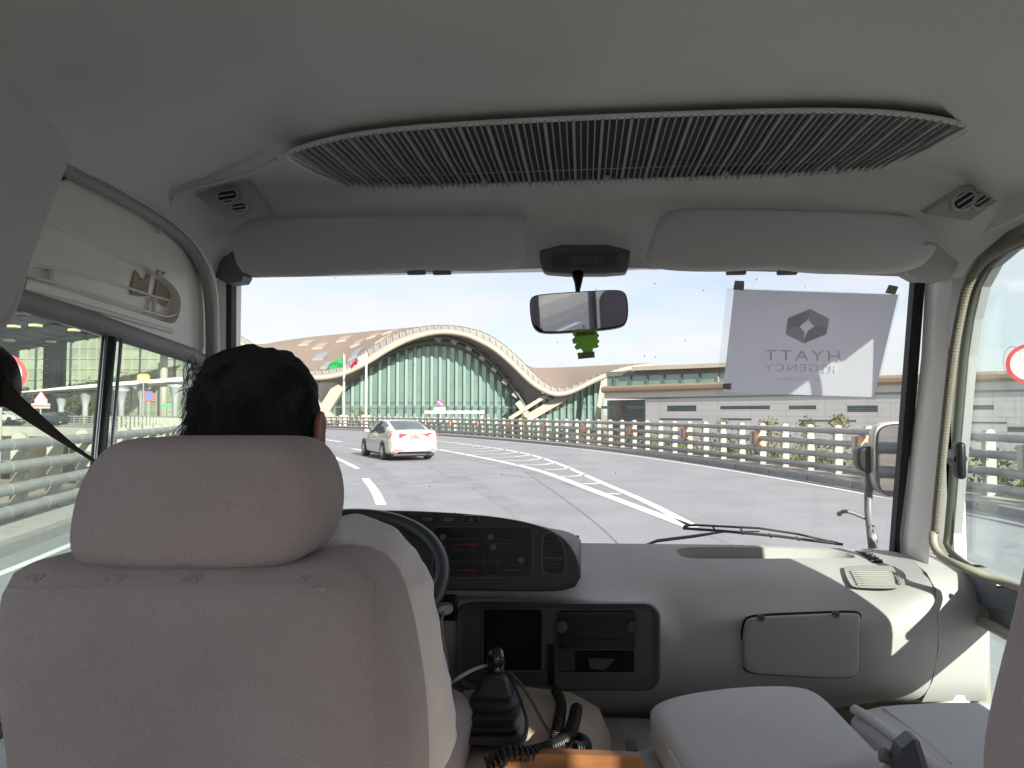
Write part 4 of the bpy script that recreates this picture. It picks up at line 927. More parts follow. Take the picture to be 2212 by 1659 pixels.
# ---- right door with windows
wf = [AX(x, y, XR-.01) for x, y in ((2047, 1187), (2052, 1150), (2068, 960), (2084, 770), (2096, 690), (2112, 620), (2138, 572), (2175, 540), (2225, 522))]
WRo = wf+[Vector((XR-.01, 1.45, 2.045)), Vector((XR-.01, 1.38, 2.04)), Vector((XR-.01, 1.36, 2.02)), Vector((XR-.01, 1.36, 1.8)), Vector((XR-.01, 1.36, 1.28)), Vector((XR-.01, 1.38, 1.262)), Vector((XR-.01, 1.6, 1.262)), Vector((XR-.01, 1.8, 1.262))]
WRo = resample(smoothp(WRo, 2, True), 100, True)
m = MB(); m.prism(WRo, (.004, 0, 0)); m.make('door_window', M_SIDER, bus)
MB().tube([p-Vector((.006, 0, 0)) for p in WRo], .008, 8, close=True).make('window_rubber', mat('olive_rubber', (.05, .055, .04), .6), bus, smooth=True)
wr2 = rounded(yz([(1.0, 1.150), (1.5, 1.155), (1.78, 1.16), (1.86, 1.15), (1.865, 1.05), (1.86, .94), (1.80, .86), (1.5, .84), (1.0, .84)], XR-.01))
m = MB(); m.prism(resample(wr2, 60, True), (.004, 0, 0)); m.make('lower_window', M_SIDER, bus)
MB().tube([p-Vector((.005, 0, 0)) for p in resample(wr2, 80, True)], .010, 8, close=True).make('window_rubber', M_RUB, bus, smooth=True)
MB().tube([p-Vector((.012, 0, 0)) for p in resample([Vector((q.x, q.y+.02 if q.y > 1.5 else q.y, q.z)) for q in wr2], 80, True)], .014, 8, close=True).make('lower_frame', M_CREAMP, bus, smooth=True)
wallq(XR, 1.865, 2.06, .5, 1.27, 'side_wall', M_CREAMP); wallq(XR, 1.96, 2.06, 1.27, 2.06, 'side_wall', M_PAINT)
wallq(XR, .62, 1.0, .5, 1.26, 'side_wall', M_PAINT); wallq(XR, .62, 1.352, 1.26, 2.06, 'side_wall', M_PAINT)  # second section extended forward, out of view, to block sun from the dashboard
wallq(XR, 1.0, 1.865, .5, .84, 'side_wall', M_CREAMP); wallq(XR, .86, 1.90, 1.16, 1.270, 'side_wall', M_TRIMD); MB().box((XR+.0, 1.3, 2.145), (.10, 1.42, .165)).make('side_wall', M_LINER, bus)
# slanted filler between the pillar and the leaning window edge
fl_ = [Vector((XR, p.y, p.z)) for p in wf]; m = MB(); m.prism(fl_+[Vector((XR, 1.50, 2.14)), Vector((XR, 1.99, 2.14)), Vector((XR, 1.99, 1.24)), Vector((XR, 1.90, 1.24))], (.02, 0, 0)); m.make('window_filler', M_TRIMD, bus)
m = MB(); P = [AX(x, y, .935) for x, y in ((1994, 1197), (2060, 1222), (2130, 1250), (2200, 1278), (2230, 1290), (2230, 1345), (2165, 1318), (2090, 1297), (2026, 1284), (2003, 1240))]
m.prism(P, (.03, 0, 0)); m.make('door_trim', mat('blue_grey_trim', (.105, .12, .15), .55, bump=.2, bscale=800), bus, smooth=False)
p = AX(2158, 1264, .932); m = MB(); m.tube([p, p+Vector((-.008, 0, 0))], .006, 10); m.make('trim_screw', M_BLACK, bus)
# window latch
lt_ = AX(2066, 988, .93); m = MB(); m.bbox(lt_+Vector((.0, .0, 0)), (.03, .035, .04), .006); m.tube([lt_+Vector((-.015, -.01, 0)), lt_+Vector((-.02, -.055, .0)), lt_+Vector((-.02, -.06, .0))], .016, 8)
m.bbox(lt_+Vector((-.022, -.058, -.004)), (.020, .034, .090), .009); m.make('window_latch', M_BLACK, bus, smooth=True, auto=40)
# ---- rest of the saloon behind the camera
for X in (XL, XR):
    wallq(X, -4.6, .62, .5, 1.22, 'side_wall', M_PAINT); wallq(X, -4.6, .62, 2.0, 2.2, 'side_wall', M_LINER)
    for k in range(5):
        y = -4.6+k*1.05; wallq(X, y, y+.09, 1.22, 2.0, 'pillar', M_TRIM)
    m = MB(); m.box((X+(.015 if X > 0 else -.015), -2.0, 1.61), (.004, 5.2, .78)); m.make('saloon_window', M_SALOON, bus)
m = MB(); m.box((XC, -4.62, .9), (2.05, .04, .76)); m.box((XC, -4.62, 2.15), (2.05, .04, .4)); m.box((-.95, -4.62, 1.62), (.2, .04, .72)); m.box((.87, -4.62, 1.62), (.2, .04, .72)); m.make('rear_wall', M_PAINT, bus)
m = MB(); m.box((XC, -4.60, 1.62), (1.6, .004, .7)); m.make('rear_window', M_SALOON, bus)
m = MB(); m.box((XC, -1.3, FLOOR-.03), (2.05, 6.7, .06)); m.make('floor', M_MAT, bus)
m = MB(); m.box((XC, 2.10, .88), (2.05, .05, .76)); m.make('front_wall', M_CREAMP, bus)
m = MB(); m.box((XC, 2.13, 1.235), (2.05, .10, .04)); m.make('cowl', M_WPAINT, bus)
m = MB(); m.box((XC, -1.25, 2.40), (2.2, 6.8, .05)); m.box((XC, 2.02, 2.18), (2.1, .12, .22)); m.box((XC, 1.95, 2.33), (2.15, .3, .12)); m.make('roof_skin', M_WPAINT, bus)
for X in (XL-.03, XR+.03): MB().box((X, -1.25, 2.27), (.06, 6.8, .30)).make('roof_side', M_WPAINT, bus)
# engine cover and floor mat between the seats
def gridrows(R_, n): return [resample([A(*p) for p in r], n) for r in R_]
m = MB(); m.loft([[Vector((x, y, z)) for x, z in ((-.34, .64), (-.31, .98), (-.26, 1.045), (-.16, 1.06), (-.03, 1.05), (.03, 1.02), (.06, .95))] for y, z0 in ((.3, 0), (.8, 0), (1.1, 0), (1.35, 0), (1.55, 0))])
o = m.make('engine_cover', M_BEIGE, bus, smooth=True)
m = MB(); m.loft([[Vector((x, y, z)) for x in (-.4, 0, .3, .93)] for y, z in ((.6, .965), (1.2, .965), (1.5, .965), (1.72, .93), (1.95, .80), (2.07, .70))]); m.make('cab_floor_mat', M_MAT, bus, smooth=True)
m = MB(); m.tube([(.885, 1.86, .90), (.885, 1.86, 1.0)], .048, 16); bt = m.make('canister', M_SIGNW, None, smooth=True, auto=40); tag(bt, 'white round canister on the sunlit floor below the right door window', 'canister')
m = MB(); P = [A(x, y, 1.13) for x, y in ((1050, 1648), (1110, 1634), (1180, 1628), (1300, 1632), (1385, 1636), (1400, 1700), (1050, 1700))]; m.prism(P, (0, .018, 0)); m.make('wood_board', M_WOOD, None); tag(bpy.data.objects['wood_board'], 'varnished orange-brown wooden board behind the gear lever', 'wooden board')

# ============================ OVERHEAD: GRILLE, OUTLETS, VISORS, MIRROR ============================
gr = thing('air_conditioner_grille', (.08, 1.65, 2.24), 'long curved grille with many thin grey slats in the roof above the windscreen', 'air grille')
XS = [-.615+1.355*k/60 for k in range(61)]
dn = Vector((0, -.004, -.006))
m = MB(); m.loft([[vt(x)+dn*1.0 for x in XS], [vt(x).lerp(vb(x), .5)+dn*1.0 for x in XS], [vb(x)+dn*1.0 for x in XS]]); m.make('recess_shade', mat('grille_recess_shade', (.10, .102, .108), .9), gr)  # thin dark sheet paints the shade inside the grille recess
rimp = [vt(x)+dn*1.5 for x in [-.625+1.37*k/50 for k in range(51)]]+[vt(.75).lerp(vb(.745), .5)+dn*2]+[vb(x)+dn*1.5 for x in [.735-1.35*k/50 for k in range(51)]]+[vt(-.63).lerp(vb(-.625), .5)+dn*2]
m = MB(); m.tube(resample(smoothp(rimp, 1, True), 160, True), .0062, 8, close=True, flat=.8); m.make('frame', M_LINER, gr, smooth=True)
ns = 92; M_SLAT = mat('slat_grey', (.35, .35, .35), .6)
for k in range(ns):
    x = -.605+1.335*(k+.5)/ns; big = k % 4 == 0; a_, b_ = vt(x), vb(x); md = a_.lerp(b_, .45)+Vector((0, -.003, -.003))
    P = [a_+dn*2.2, a_.lerp(md, .5)+dn*2.4+Vector((0, 0, .002)), md+dn*2.2, md.lerp(b_, .6)+dn*1.9, b_+dn*1.8+Vector((0, .012, 0))]
    w_ = .0030 if big else .0013; m = MB(); h = .010 if big else .007
    V = []
    for p in P: V += [p+Vector((-w_, 0, -h/2)), p+Vector((w_, 0, -h/2)), p+Vector((w_, 0, h/2)), p+Vector((-w_, 0, h/2))]
    m.loft([V[q*4:q*4+4] for q in range(5)], True, True); m.make('slat', M_SLAT, gr)
m = MB()
for y in (.80,): m.tube([vt(x).lerp(vb(x), y)+dn*.9 for x in XS], .003, 6)
m.make('cross_bar', M_TRIM, gr)
for x in (-.50, -.25, .06, .35, .60): p = vb(x)+dn*2.2+Vector((0, -.03, 0)); MB().tube([p, p+Vector((0, -.004, -.004))], .008, 12).make('screw', M_TRIMD, gr)
M_TRIM2 = mat('outlet_grey', (.42, .42, .425), .5)
def outlet(pts, Y, lab, flip):
    P = [A(x, y, Y) for x, y in pts]; c = sum(P, Vector())/4; o = thing('air_outlet', c, lab, 'air outlet', 'round air outlets in the roof corners')
    m = MB(); m.prism(P, (0, .02, .012)); m.make('plate', M_TRIM2, o)
    n_ = (P[1]-P[0]).cross(P[3]-P[0]).normalized(); n_ = n_ if n_.y < 0 else -n_
    ux = (P[1]-P[0]).normalized(); uy = n_.cross(ux)
    for f, r_, nm in ((.36, .026, 'nozzle'), (.70, .020, 'nozzle')):
        cc = P[0].lerp(P[3], f).lerp(P[1].lerp(P[2], f), .5)+n_*.004
        m = MB(); ring = [cc+(ux*math.cos(t*.3142)+uy*math.sin(t*.3142)*.72)*r_ for t in range(20)]; m.tube(ring, .0045, 6, close=True); z = m.make(nm, M_TRIM, o, smooth=True)
        m = MB(); m.prism([cc+(q-cc)*.9 for q in ring], n_*.003); m.make('vent_face', M_BLACK, z)
        for j in (-.5, 0, .5):
            m = MB(); m.tube([cc+uy*r_*j*.9-ux*r_*.75+n_*.006, cc+uy*r_*j*.9+ux*r_*.75+n_*.006], .0022, 5); m.make('vane', M_TRIM2, z)
    return o
outlet(((405, 408), (530, 388), (588, 465), (495, 478)), 1.64, 'left overhead air outlet plate with two round nozzles', 0)
outlet(((1998, 462), (2085, 405), (2205, 395), (2095, 478)), 1.60, 'right overhead air outlet plate with two round nozzles', 1)
def visor(pts, Y, lab):
    P2 = [(p.x, p.z) for p in smoothp([A(x, y, Y) for x, y in pts], 2, True)]
    cz = max(p[1] for p in P2); o = thing('sun_visor', A(sum(p[0] for p in pts)/len(pts), 600, Y), lab, 'sun visor', 'grey sun visors above the windscreen')
    fr = lambda u, v, t: Vector((u, Y+t-.35*(cz-v)*.35-.004, v))
    m = MB(); puff(m, P2, fr, -.012, .010, .010, 4); m.make('panel', mat('visor_vinyl', (.70, .70, .73), .65, bump=.35, bscale=900, var2=.04, v2scale=3), o, smooth=True); return o
v1 = visor([(498, 478), (700, 468), (1000, 464), (1132, 462), (1139, 480), (1138, 560), (1128, 578), (1090, 588), (1030, 591), (960, 588), (930, 584), (890, 588), (850, 592), (770, 594), (700, 601), (600, 602), (548, 599), (524, 588), (508, 540)], 1.84, 'left sun visor folded down over the driver side of the windscreen')
v2 = visor([(1440, 452), (1600, 450), (1900, 462), (2040, 482), (2056, 492), (2020, 545), (1985, 580), (1940, 594), (1850, 598), (1740, 596), (1690, 588), (1640, 585), (1600, 589), (1540, 592), (1460, 590), (1410, 584), (1392, 570), (1398, 545), (1420, 480)], 1.83, 'right sun visor folded down over the passenger side of the windscreen')
for V_, px in ((v1, (900, 955)), (v2, (1590, 1700))):
    for x in px: p = A(x, 589, 1.83); MB().bbox(p, (.05, .014, .012), .004).make('clip', M_GREYP, V_)
mb_ = thing('mirror_console', A(1262, 590, 1.85), 'dark blue-grey housing on the windscreen header holding the mirror stem', 'housing')
m = MB(); O = [(1165, 532), (1362, 532), (1358, 580), (1348, 594), (1182, 594), (1168, 580)]; P2 = [(p.x, p.z) for p in smoothp([A(x, y, 1.86) for x, y in O], 1, True)]
puff(m, P2, lambda u, v, t: Vector((u, 1.865+t, v)), -.03, .03, .008, 3); m.make('shell', mat('slate_housing', (.11, .12, .135), .5), mb_, smooth=True)
m = MB(); P2 = rrect(A(1262, 560, 1.83).x, A(1262, 560, 1.83).z, .17, .038, .006); m.prism([Vector((x, 1.832, z)) for x, z in P2], (0, -.003, 0)); m.make('panel', mat('slate_panel', (.05, .06, .075), .5), mb_)
m = MB(); P2 = rrect(A(1262, 562, 1.83).x, A(1262, 562, 1.83).z, .10, .022, .004); m.prism([Vector((x, 1.8285, z)) for x, z in P2], (0, -.002, 0)); m.make('label', mat('faded_label', (.10, .085, .08), .7, var=.5, vscale=60), mb_)
# interior mirror
mr = thing('rear_view_mirror', A(1248, 718, 1.76), 'rounded interior rear view mirror hanging from the header', 'mirror')
m = MB(); m.tube([A(1248, 593, 1.84), A(1249, 612, 1.82), A(1248, 628, 1.79), A(1248, 640, 1.78)], [.016, .010, .006, .007], 10); m.make('stem', M_BLACK, mr, smooth=True)
mo = [(1142, 660), (1144, 640), (1160, 634), (1220, 631), (1300, 629), (1342, 629), (1353, 640), (1357, 670), (1355, 695), (1345, 708), (1300, 714), (1220, 718), (1165, 718), (1150, 706), (1145, 690)]
R2 = smoothp([A(x, y, 1.765) for x, y in mo], 2, True); cc = sum(R2, Vector())/len(R2)
aim = (Vector((-.70, -.1, 1.64))-cc).normalized(); eyev = (Vector((0, 0, 1.65))-cc).normalized(); nrm = (aim*.5+eyev*.5).normalized()
tilt = lambda u, v, t: Vector((u, 1.765+t+((u-cc.x)*(-nrm.x/nrm.y))+(v-cc.z)*(-nrm.z/nrm.y), v))
P2 = [(p.x, p.z) for p in R2]; m = MB(); puff(m, P2, tilt, -.006, .030, .010, 4); m.make('shell', M_BLACK, mr, smooth=True)
m = MB(); m.prism([tilt(u, v, -.0065) for u, v in inset2(P2, .004)], (0, -.0015, 0)); m.make('glass', M_MIRROR, mr)
# air freshener
af = thing('air_freshener', A(1265, 775, 1.74), 'green tree-shaped air freshener card hanging under the mirror', 'air freshener')
T = [(1240, 714), (1236, 722), (1246, 726), (1234, 733), (1236, 740), (1246, 740), (1236, 748), (1242, 756), (1254, 753), (1250, 760), (1256, 764), (1264, 757), (1262, 775)]
tree_o = [(1241, 712), (1236, 722), (1241, 728), (1235, 734), (1238, 743), (1245, 742), (1240, 750), (1245, 756), (1254, 753), (1259, 760), (1257, 769), (1258, 774), (1281, 772), (1279, 763), (1281, 752), (1288, 752), (1294, 748), (1290, 743), (1295, 738), (1290, 731), (1294, 725), (1289, 718), (1290, 710), (1282, 712), (1262, 712)]
m = MB(); m.prism([A(x+.5, y, 1.742) for x, y in tree_o], (0, .0015, 0)); m.make('card', paper_mat('freshener_green', (.40, .66, .20), .6), af)
m = MB(); m.prism([A(x, y, 1.740) for x, y in ((1247, 762), (1284, 759), (1285, 772), (1249, 775.5))], (0, .0045, 0)); m.make('base_tab', paper_mat('freshener_olive', (.34, .42, .20), .6), af)
m = MB(); m.prism([A(x, y, 1.7405) for x, y in ((1244, 718), (1284, 715), (1284, 723), (1245, 726))], (0, .001, 0)); bd = m.make('name_band', MATS['freshener_olive'], af)
p0 = A(1264, 720.5, 1.7395); text_mesh('lettering', 'Little Trees', .0095, lambda x, y: p0+Vector((x, 0, y+x*.06)), paper_mat('freshener_text', (.10, .30, .04), .3), bd)
m = MB(); m.tube([A(1262, 712, 1.743), A(1256, 690, 1.78), A(1248, 640, 1.80)], .0008, 4); m.make('string', M_POST, af)

# ============================ PAPER SIGN ON THE WINDSCREEN ============================
def WS(px, py, o=.012):            # windscreen point seen there, o metres towards us
    Y = 2.0
    for _ in range(6):
        p = A(px, py, Y); t = max(-1, min(1, (p.x-XC)/.965)); v = (p.z-1.262)/.80; Y = 2.075-.135*v+.035*(1-t*t)-o
    return A(px, py, Y)
sg = thing('paper_sign', WS(1725, 857), 'white paper hotel sign taped to the windscreen, its print seen mirrored from behind', 'sign')
c4 = [(1586, 624.5), (1940.6, 636.5), (1887.6, 858), (1561, 847.5)]
def bil(u, v, o=.012): # u right, v down, 0..1
    x = (c4[0][0]*(1-u)+c4[1][0]*u)*(1-v)+(c4[3][0]*(1-u)+c4[2][0]*u)*v; y = (c4[0][1]*(1-u)+c4[1][1]*u)*(1-v)+(c4[3][1]*(1-u)+c4[2][1]*u)*v
    return WS(x, y, o+.003*math.sin(u*5+v*3))
m = MB(); rw = [[bil(u/16, v/12) for u in range(17)] for v in range(13)]; m.loft(rw); m.loft([[p+Vector((0, .0004, 0)) for p in r] for r in rw])
M_PAPER = paper_mat('office_paper', (.90, .89, .92), .80); m.make('sheet', M_PAPER, sg, smooth=True)
m = MB(); m.loft([[bil(u, v, .007) for u in (-.045, .25, .5, .75, 1.012)] for v in (-.01, .5, 1.03)]); m.make('plastic_sleeve', glass_mat('sleeve_film', (.90, .92, .93), refl=.5, dust_haze=.10), sg)
M_TAPE = mat('tape', (.28, .27, .25), .5, var=.3, vscale=150)
for P in (((1588, 606), (1608, 607), (1607, 627), (1584, 625)), ((1921, 615), (1941, 619), (1934, 636), (1913, 632))): m = MB(); m.prism([WS(x, y, .018) for x, y in P], (0, .004, 0)); m.make('tape', M_TAPE, sg)
m = MB(); m.prism([WS(x, y, .0145) for x, y in ((1562, 829), (1580, 828), (1579, 842), (1560, 840))], (0, .001, 0)); m.make('tape', M_TAPE, sg)
M_INK = paper_mat('grey_print', (.66, .64, .68), .55); M_INK2 = paper_mat('light_grey_print', (.74, .72, .74), .55)
def zp(X, Y, o=.0165): return WS((2400+X*.4069)*.5926, (950+Y*.4069)*.5926, o)
hexa = [((1360, 433), (1530, 520), (1515, 600), (1400, 590), (1345, 535), (1362, 480)), ((1530, 520), (1505, 660), (1305, 742), (1300, 710), (1345, 625), (1400, 590), (1515, 600)), ((1305, 742), (1140, 660), (1155, 590), (1265, 590), (1310, 640), (1300, 700)), ((1140, 660), (1160, 515), (1360, 433), (1355, 500), (1330, 540), (1265, 590), (1155, 590))]
for k, P in enumerate(hexa): m = MB(); m.prism([zp(*p) for p in P], (0, .0006, 0)); m.make('emblem_facet', M_INK if k % 2 else M_INK2, sg)
def ptext(s, X0, X1, Y, hgt, mm, sp=1.0, slope=0):
    probe = []
    cu = bpy.data.curves.new('t', 'FONT'); cu.body = s; cu.size = 1; cu.space_character = sp; cu.align_x = 'CENTER'; cu.align_y = 'CENTER'; o = bpy.data.objects.new('t', cu); C.objects.link(o)
    me = bpy.data.meshes.new_from_object(o); xs_ = [v.co.x for v in me.vertices]; ys_ = [v.co.y for v in me.vertices]; w_ = max(xs_)-min(xs_); h_ = max(ys_)-min(ys_); xm = (max(xs_)+min(xs_))/2; ym = (max(ys_)+min(ys_))/2
    V = [zp((X0+X1)/2-(v.co.x-xm)/w_*(X1-X0), Y+slope*(-(v.co.x-xm)/w_)-(v.co.y-ym)/h_*hgt) for v in me.vertices]; Fc = [tuple(p.vertices) for p in me.polygons]
    bpy.data.objects.remove(o); mk('lettering', V, Fc, mm, sg)
ptext('HYATT', 955, 1625, 850, 92, M_INK, 1.25, 12); ptext('REGENCY', 945, 1600, 960, 68, M_INK2, 1.15, 8); ptext('ORYX DOHA', 1070, 1440, 1062, 26, M_INK2, 1.3, 4)
st = thing('ring_reflection', AX(2190, 780, XR-.012), 'painted reflection of the round sign, a faint red ring on the door window glass', 'sticker')
cs = AX(2186, 780, XR-.022); ring = lambda r: [cs+Vector((0, r*math.cos(t*.1571), r*1.0*math.sin(t*.1571))) for t in range(41)]  # red ring on the pane paints a faint reflection of the outside sign
M_STR = glass_mat('reflected_red_film', (.95, .62, .58), refl=.3, dust_haze=.12)
m = MB(); m.loft([ring(.034), ring(.030)]); m.make('ring', M_STR, st)
# dust specks on the glass
mb = MB()
for _ in range(70):
    px, py = random.uniform(520, 1950), 600+random.random()**1.6*520; p = WS(px, py, .002); s = random.uniform(.0006, .0019)
    mb.add([p+Vector((-s, 0, 0)), p+Vector((0, 0, -s*1.3)), p+Vector((s, 0, s*.2)), p+Vector((0, 0, s*random.uniform(.6, 2.5)))], [(0, 1, 2, 3)])
tag(mb.make('windscreen_dirt', M_TRIMD), kind='stuff')

# ============================ WIPERS AND OUTSIDE MIRROR ============================
wp = thing('windscreen_wiper', A(1410, 1172, 2.16), 'black wiper lying low on the right half of the windscreen', 'wiper', 'windscreen wipers')
def OUT(px, py, o=-.03): return WS(px, py, o)
m = MB(); m.tube([OUT(1380, 1182, -.05), OUT(1420, 1168, -.05), OUT(1500, 1158, -.05), OUT(1560, 1149, -.05), OUT(1640, 1148, -.05)], [.004, .010, .010, .006, .004], 6, flat=.5); m.make('arm', M_BLACK, wp)
m = MB(); m.tube([OUT(1475, 1141), OUT(1560, 1147), OUT(1680, 1158), OUT(1820, 1176)], .0045, 6); m.make('blade', M_BLACK, wp)
m = MB(); m.tube([OUT(1476, 1137, -.04), OUT(1500, 1134, -.04), OUT(1560, 1137, -.04), OUT(1640, 1141, -.04), OUT(1720, 1153, -.04), OUT(1810, 1173, -.04)], .0035, 6)
m.make('bow', M_BLACK, wp)
for x in (1540, 1600, 1660, 1720): MB().tube([OUT(x, 1134+(x-1500)*.12*(.6 if x < 1650 else .95), -.04), OUT(x+6, 1144+(x-1500)*.11, -.032)], .003, 5).make('claw', M_BLACK, wp)
wp2 = thing('windscreen_wiper', A(1235, 1158, 2.16), 'tip of the left wiper showing past the instrument hood', 'wiper', 'windscreen wipers')
m = MB(); m.tube([OUT(900, 1180), OUT(1251, 1159)], .0045, 6); m.make('blade', M_BLACK, wp2); m = MB(); m.tube([OUT(1000, 1165, -.04), OUT(1210, 1152, -.04), OUT(1238, 1157, -.035)], .0035, 6); m.make('bow', M_BLACK, wp2)
om = thing('outside_mirror', A(1925, 1080, 2.3), 'tall outside mirror in a white shell on a black bracket right of the windscreen', 'outside mirror')
O = [(1886, 1000), (1886, 950), (1893, 925), (1912, 914), (1945, 911), (2010, 911), (2010, 1078), (1950, 1080), (1915, 1076), (1896, 1062), (1888, 1035)]
P2 = [(p.x, p.z) for p in smoothp([A(x, y, 2.28) for x, y in O], 2, True)]; cx_ = P2[0][0]
sl = lambda u, v, t: Vector((u, 2.28+t+(u-cx_)*.55, v))
m = MB(); puff(m, P2, sl, -.012, .05, .012, 4); m.make('shell', M_WPAINT, om, smooth=True)
m = MB(); P3 = inset2(P2, .006); m.prism([sl(u, v, -.0125) for u, v in P3], (0, -.001, 0)); m.make('rubber_edge', M_BLACK, om)
m = MB(); m.prism([sl(u, v, -.0145) for u, v in inset2(P2, .010)], (0, -.001, 0)); m.make('glass', M_MIRROR, om)
m = MB(); P2 = [(p.x, p.z) for p in smoothp([A(x, y, 2.30) for x, y in ((1853, 975), (1860, 966), (1890, 963), (1890, 1024), (1866, 1020), (1855, 1008))], 1, True)]; puff(m, P2, lambda u, v, t: Vector((u, 2.30+t, v)), 0, .05, .006, 3); m.make('pivot_block', M_BLACK, om, smooth=True)
m = MB(); m.tube([A(1878, 1015, 2.33), A(1876, 1060, 2.33), A(1876, 1105, 2.32), A(1880, 1140, 2.28), A(1886, 1195, 2.22)], .012, 10); m.make('arm', M_GREYP, om, smooth=True)
m = MB(); m.tube([A(1884, 1135, 2.27), A(1887, 1160, 2.26), A(1890, 1195, 2.25)], [.008, .012, .010], 10); m.make('arm_sleeve', M_CHROME, om, smooth=True)
m = MB(); m.tube(bez([A(1876, 1122, 2.31), A(1855, 1113, 2.31), A(1838, 1106, 2.31), A(1822, 1104, 2.31), A(1814, 1109, 2.31)], 14), .006, 8); m.sphere(A(1813, 1110, 2.31), .008, 10, 6); m.make('side_rod', M_GREYP, om, smooth=True)

# ============================ DASHBOARD ============================
da = thing('dashboard', (.1, 1.8, .95), 'grey moulded dashboard spanning the cab under the windscreen', 'dashboard')
R_ = [[(500, 1180, 2.04), (1250, 1173, 2.06), (1600, 1177, 2.07), (1900, 1187, 2.05), (1945, 1194, 2.0)],
      [(500, 1215, 1.97), (1250, 1205, 1.98), (1600, 1206, 1.98), (1900, 1206, 1.97), (1975, 1214, 1.92)],
      [(500, 1260, 1.80), (1250, 1245, 1.88), (1550, 1250, 1.88), (1900, 1248, 1.87), (2002, 1238, 1.84)],
      [(500, 1285, 1.68), (1250, 1278, 1.76), (1450, 1305, 1.79), (1620, 1300, 1.80), (1900, 1300, 1.79), (2022, 1275, 1.79)],
      [(500, 1296, 1.63), (1000, 1288, 1.63), (1250, 1290, 1.66), (1390, 1305, 1.69), (1455, 1362, 1.735), (1540, 1338, 1.74), (1700, 1322, 1.75), (1900, 1337, 1.75), (2024, 1315, 1.78)],
      [(500, 1310, 1.625), (1000, 1302, 1.625), (1250, 1304, 1.64), (1390, 1325, 1.67), (1455, 1385, 1.71), (1540, 1356, 1.725), (1700, 1338, 1.735), (1900, 1353, 1.735), (2026, 1332, 1.775)],
      [(500, 1400, 1.62), (1250, 1400, 1.63), (1455, 1420, 1.69), (1700, 1400, 1.73), (1900, 1400, 1.735), (2027, 1400, 1.78)],
      [(500, 1490, 1.64), (1250, 1490, 1.65), (1455, 1490, 1.70), (1700, 1480, 1.745), (1900, 1470, 1.75), (2015, 1470, 1.79)],
      [(500, 1530, 1.68), (1250, 1535, 1.69), (1455, 1530, 1.74), (1700, 1525, 1.78), (1900, 1508, 1.79), (1992, 1515, 1.80)],
      [(500, 1560, 1.78), (1250, 1560, 1.80), (1700, 1545, 1.86), (1900, 1515, 1.88), (1990, 1518, 1.86)]]
def dsp(row, n): # resample by px so that columns stay upright
    P = []
    for k in range(n):
        x = 500+(row[-1][0]-500)*k/(n-1); j = 1
        while j < len(row)-1 and row[j][0] < x: j += 1
        f = (x-row[j-1][0])/(row[j][0]-row[j-1][0]); P.append(A(x, row[j-1][1]*(1-f)+row[j][1]*f, row[j-1][2]*(1-f)+row[j][2]*f))
    for _ in range(2): P = [P[0]]+[(P[k-1]+P[k]*2+P[k+1])/4 for k in range(1, n-1)]+[P[-1]]
    return P
GR = [dsp(r, 90) for r in R_]
# skip the faces where the tray is let in
m = MB(); V = [v for r in GR for v in r]
m.loft(GR); body = m.make('body', M_DASH, da, smooth=True)
DOFF = -1 if sum(p.normal.z-p.normal.y for p in body.data.polygons) > 0 else 1
mod = body.modifiers.new('sub', 'SUBSURF'); mod.levels = 2; mod.render_levels = 2
mod = body.modifiers.new('thick', 'SOLIDIFY'); mod.thickness = .04; mod.offset = DOFF
def tq(x, y):
    f = max(0, min(1, (y-1176)/30)); return A(x, y, 2.07*(1-f)+1.98*f)
tro = [tq(x, y) for x, y in ((1452, 1183), (1640, 1181), (1780, 1185), (1836, 1193), (1854, 1209), (1830, 1213), (1530, 1213), (1486, 1211), (1462, 1199))]
tro = resample(smoothp(tro, 2, True), 48, True)
cutter = MB().loft([[p+Vector((0, 0, .12)) for p in tro], [p+Vector((0, 0, .003)) for p in tro], [p.lerp(sum(tro, Vector())/48, .08)+Vector((0, 0, -.030)) for p in tro]], True, True).make('cutter', M_DASH)
mod = body.modifiers.new('cut', 'BOOLEAN'); mod.operation = 'DIFFERENCE'; mod.object = cutter; mod.solver = 'EXACT'
bpy.context.view_layer.update(); dg = bpy.context.evaluated_depsgraph_get(); me2 = bpy.data.meshes.new_from_object(body.evaluated_get(dg)); body.modifiers.clear(); body.data = me2
me2.polygons.foreach_set('use_smooth', [True]*len(me2.polygons)); me2.set_sharp_from_angle(angle=math.radians(40)); bpy.data.objects.remove(cutter)
def DS(px, py, o=0):                # a point on the dash skin seen there: nearest sample of the skin
    return A(px, py, dY(px, py)-o)
def dY(px, py):
    rows_ = R_; best = None
    def yq(row):
        j = 1
        while j < len(row)-1 and row[j][0] < px: j += 1
        f = min(max((px-row[j-1][0])/(row[j][0]-row[j-1][0]), 0), 1); return row[j-1][1]*(1-f)+row[j][1]*f, row[j-1][2]*(1-f)+row[j][2]*f
    q = [yq(r) for r in rows_]
    for k in range(1, len(q)):
        if py <= q[k][0] or k == len(q)-1:
            f = (py-q[k-1][0])/max(q[k][0]-q[k-1][0], 1e-6); return q[k-1][1]*(1-f)+q[k][1]*f
# right end cap of the dash
m = MB(); P = [GR[k][-1] for k in range(len(GR))]; m.loft([P, [Vector((XR, p.y+.03, p.z-.004)) for p in P]]); m.make('end_cap', M_DASH, da, smooth=True)
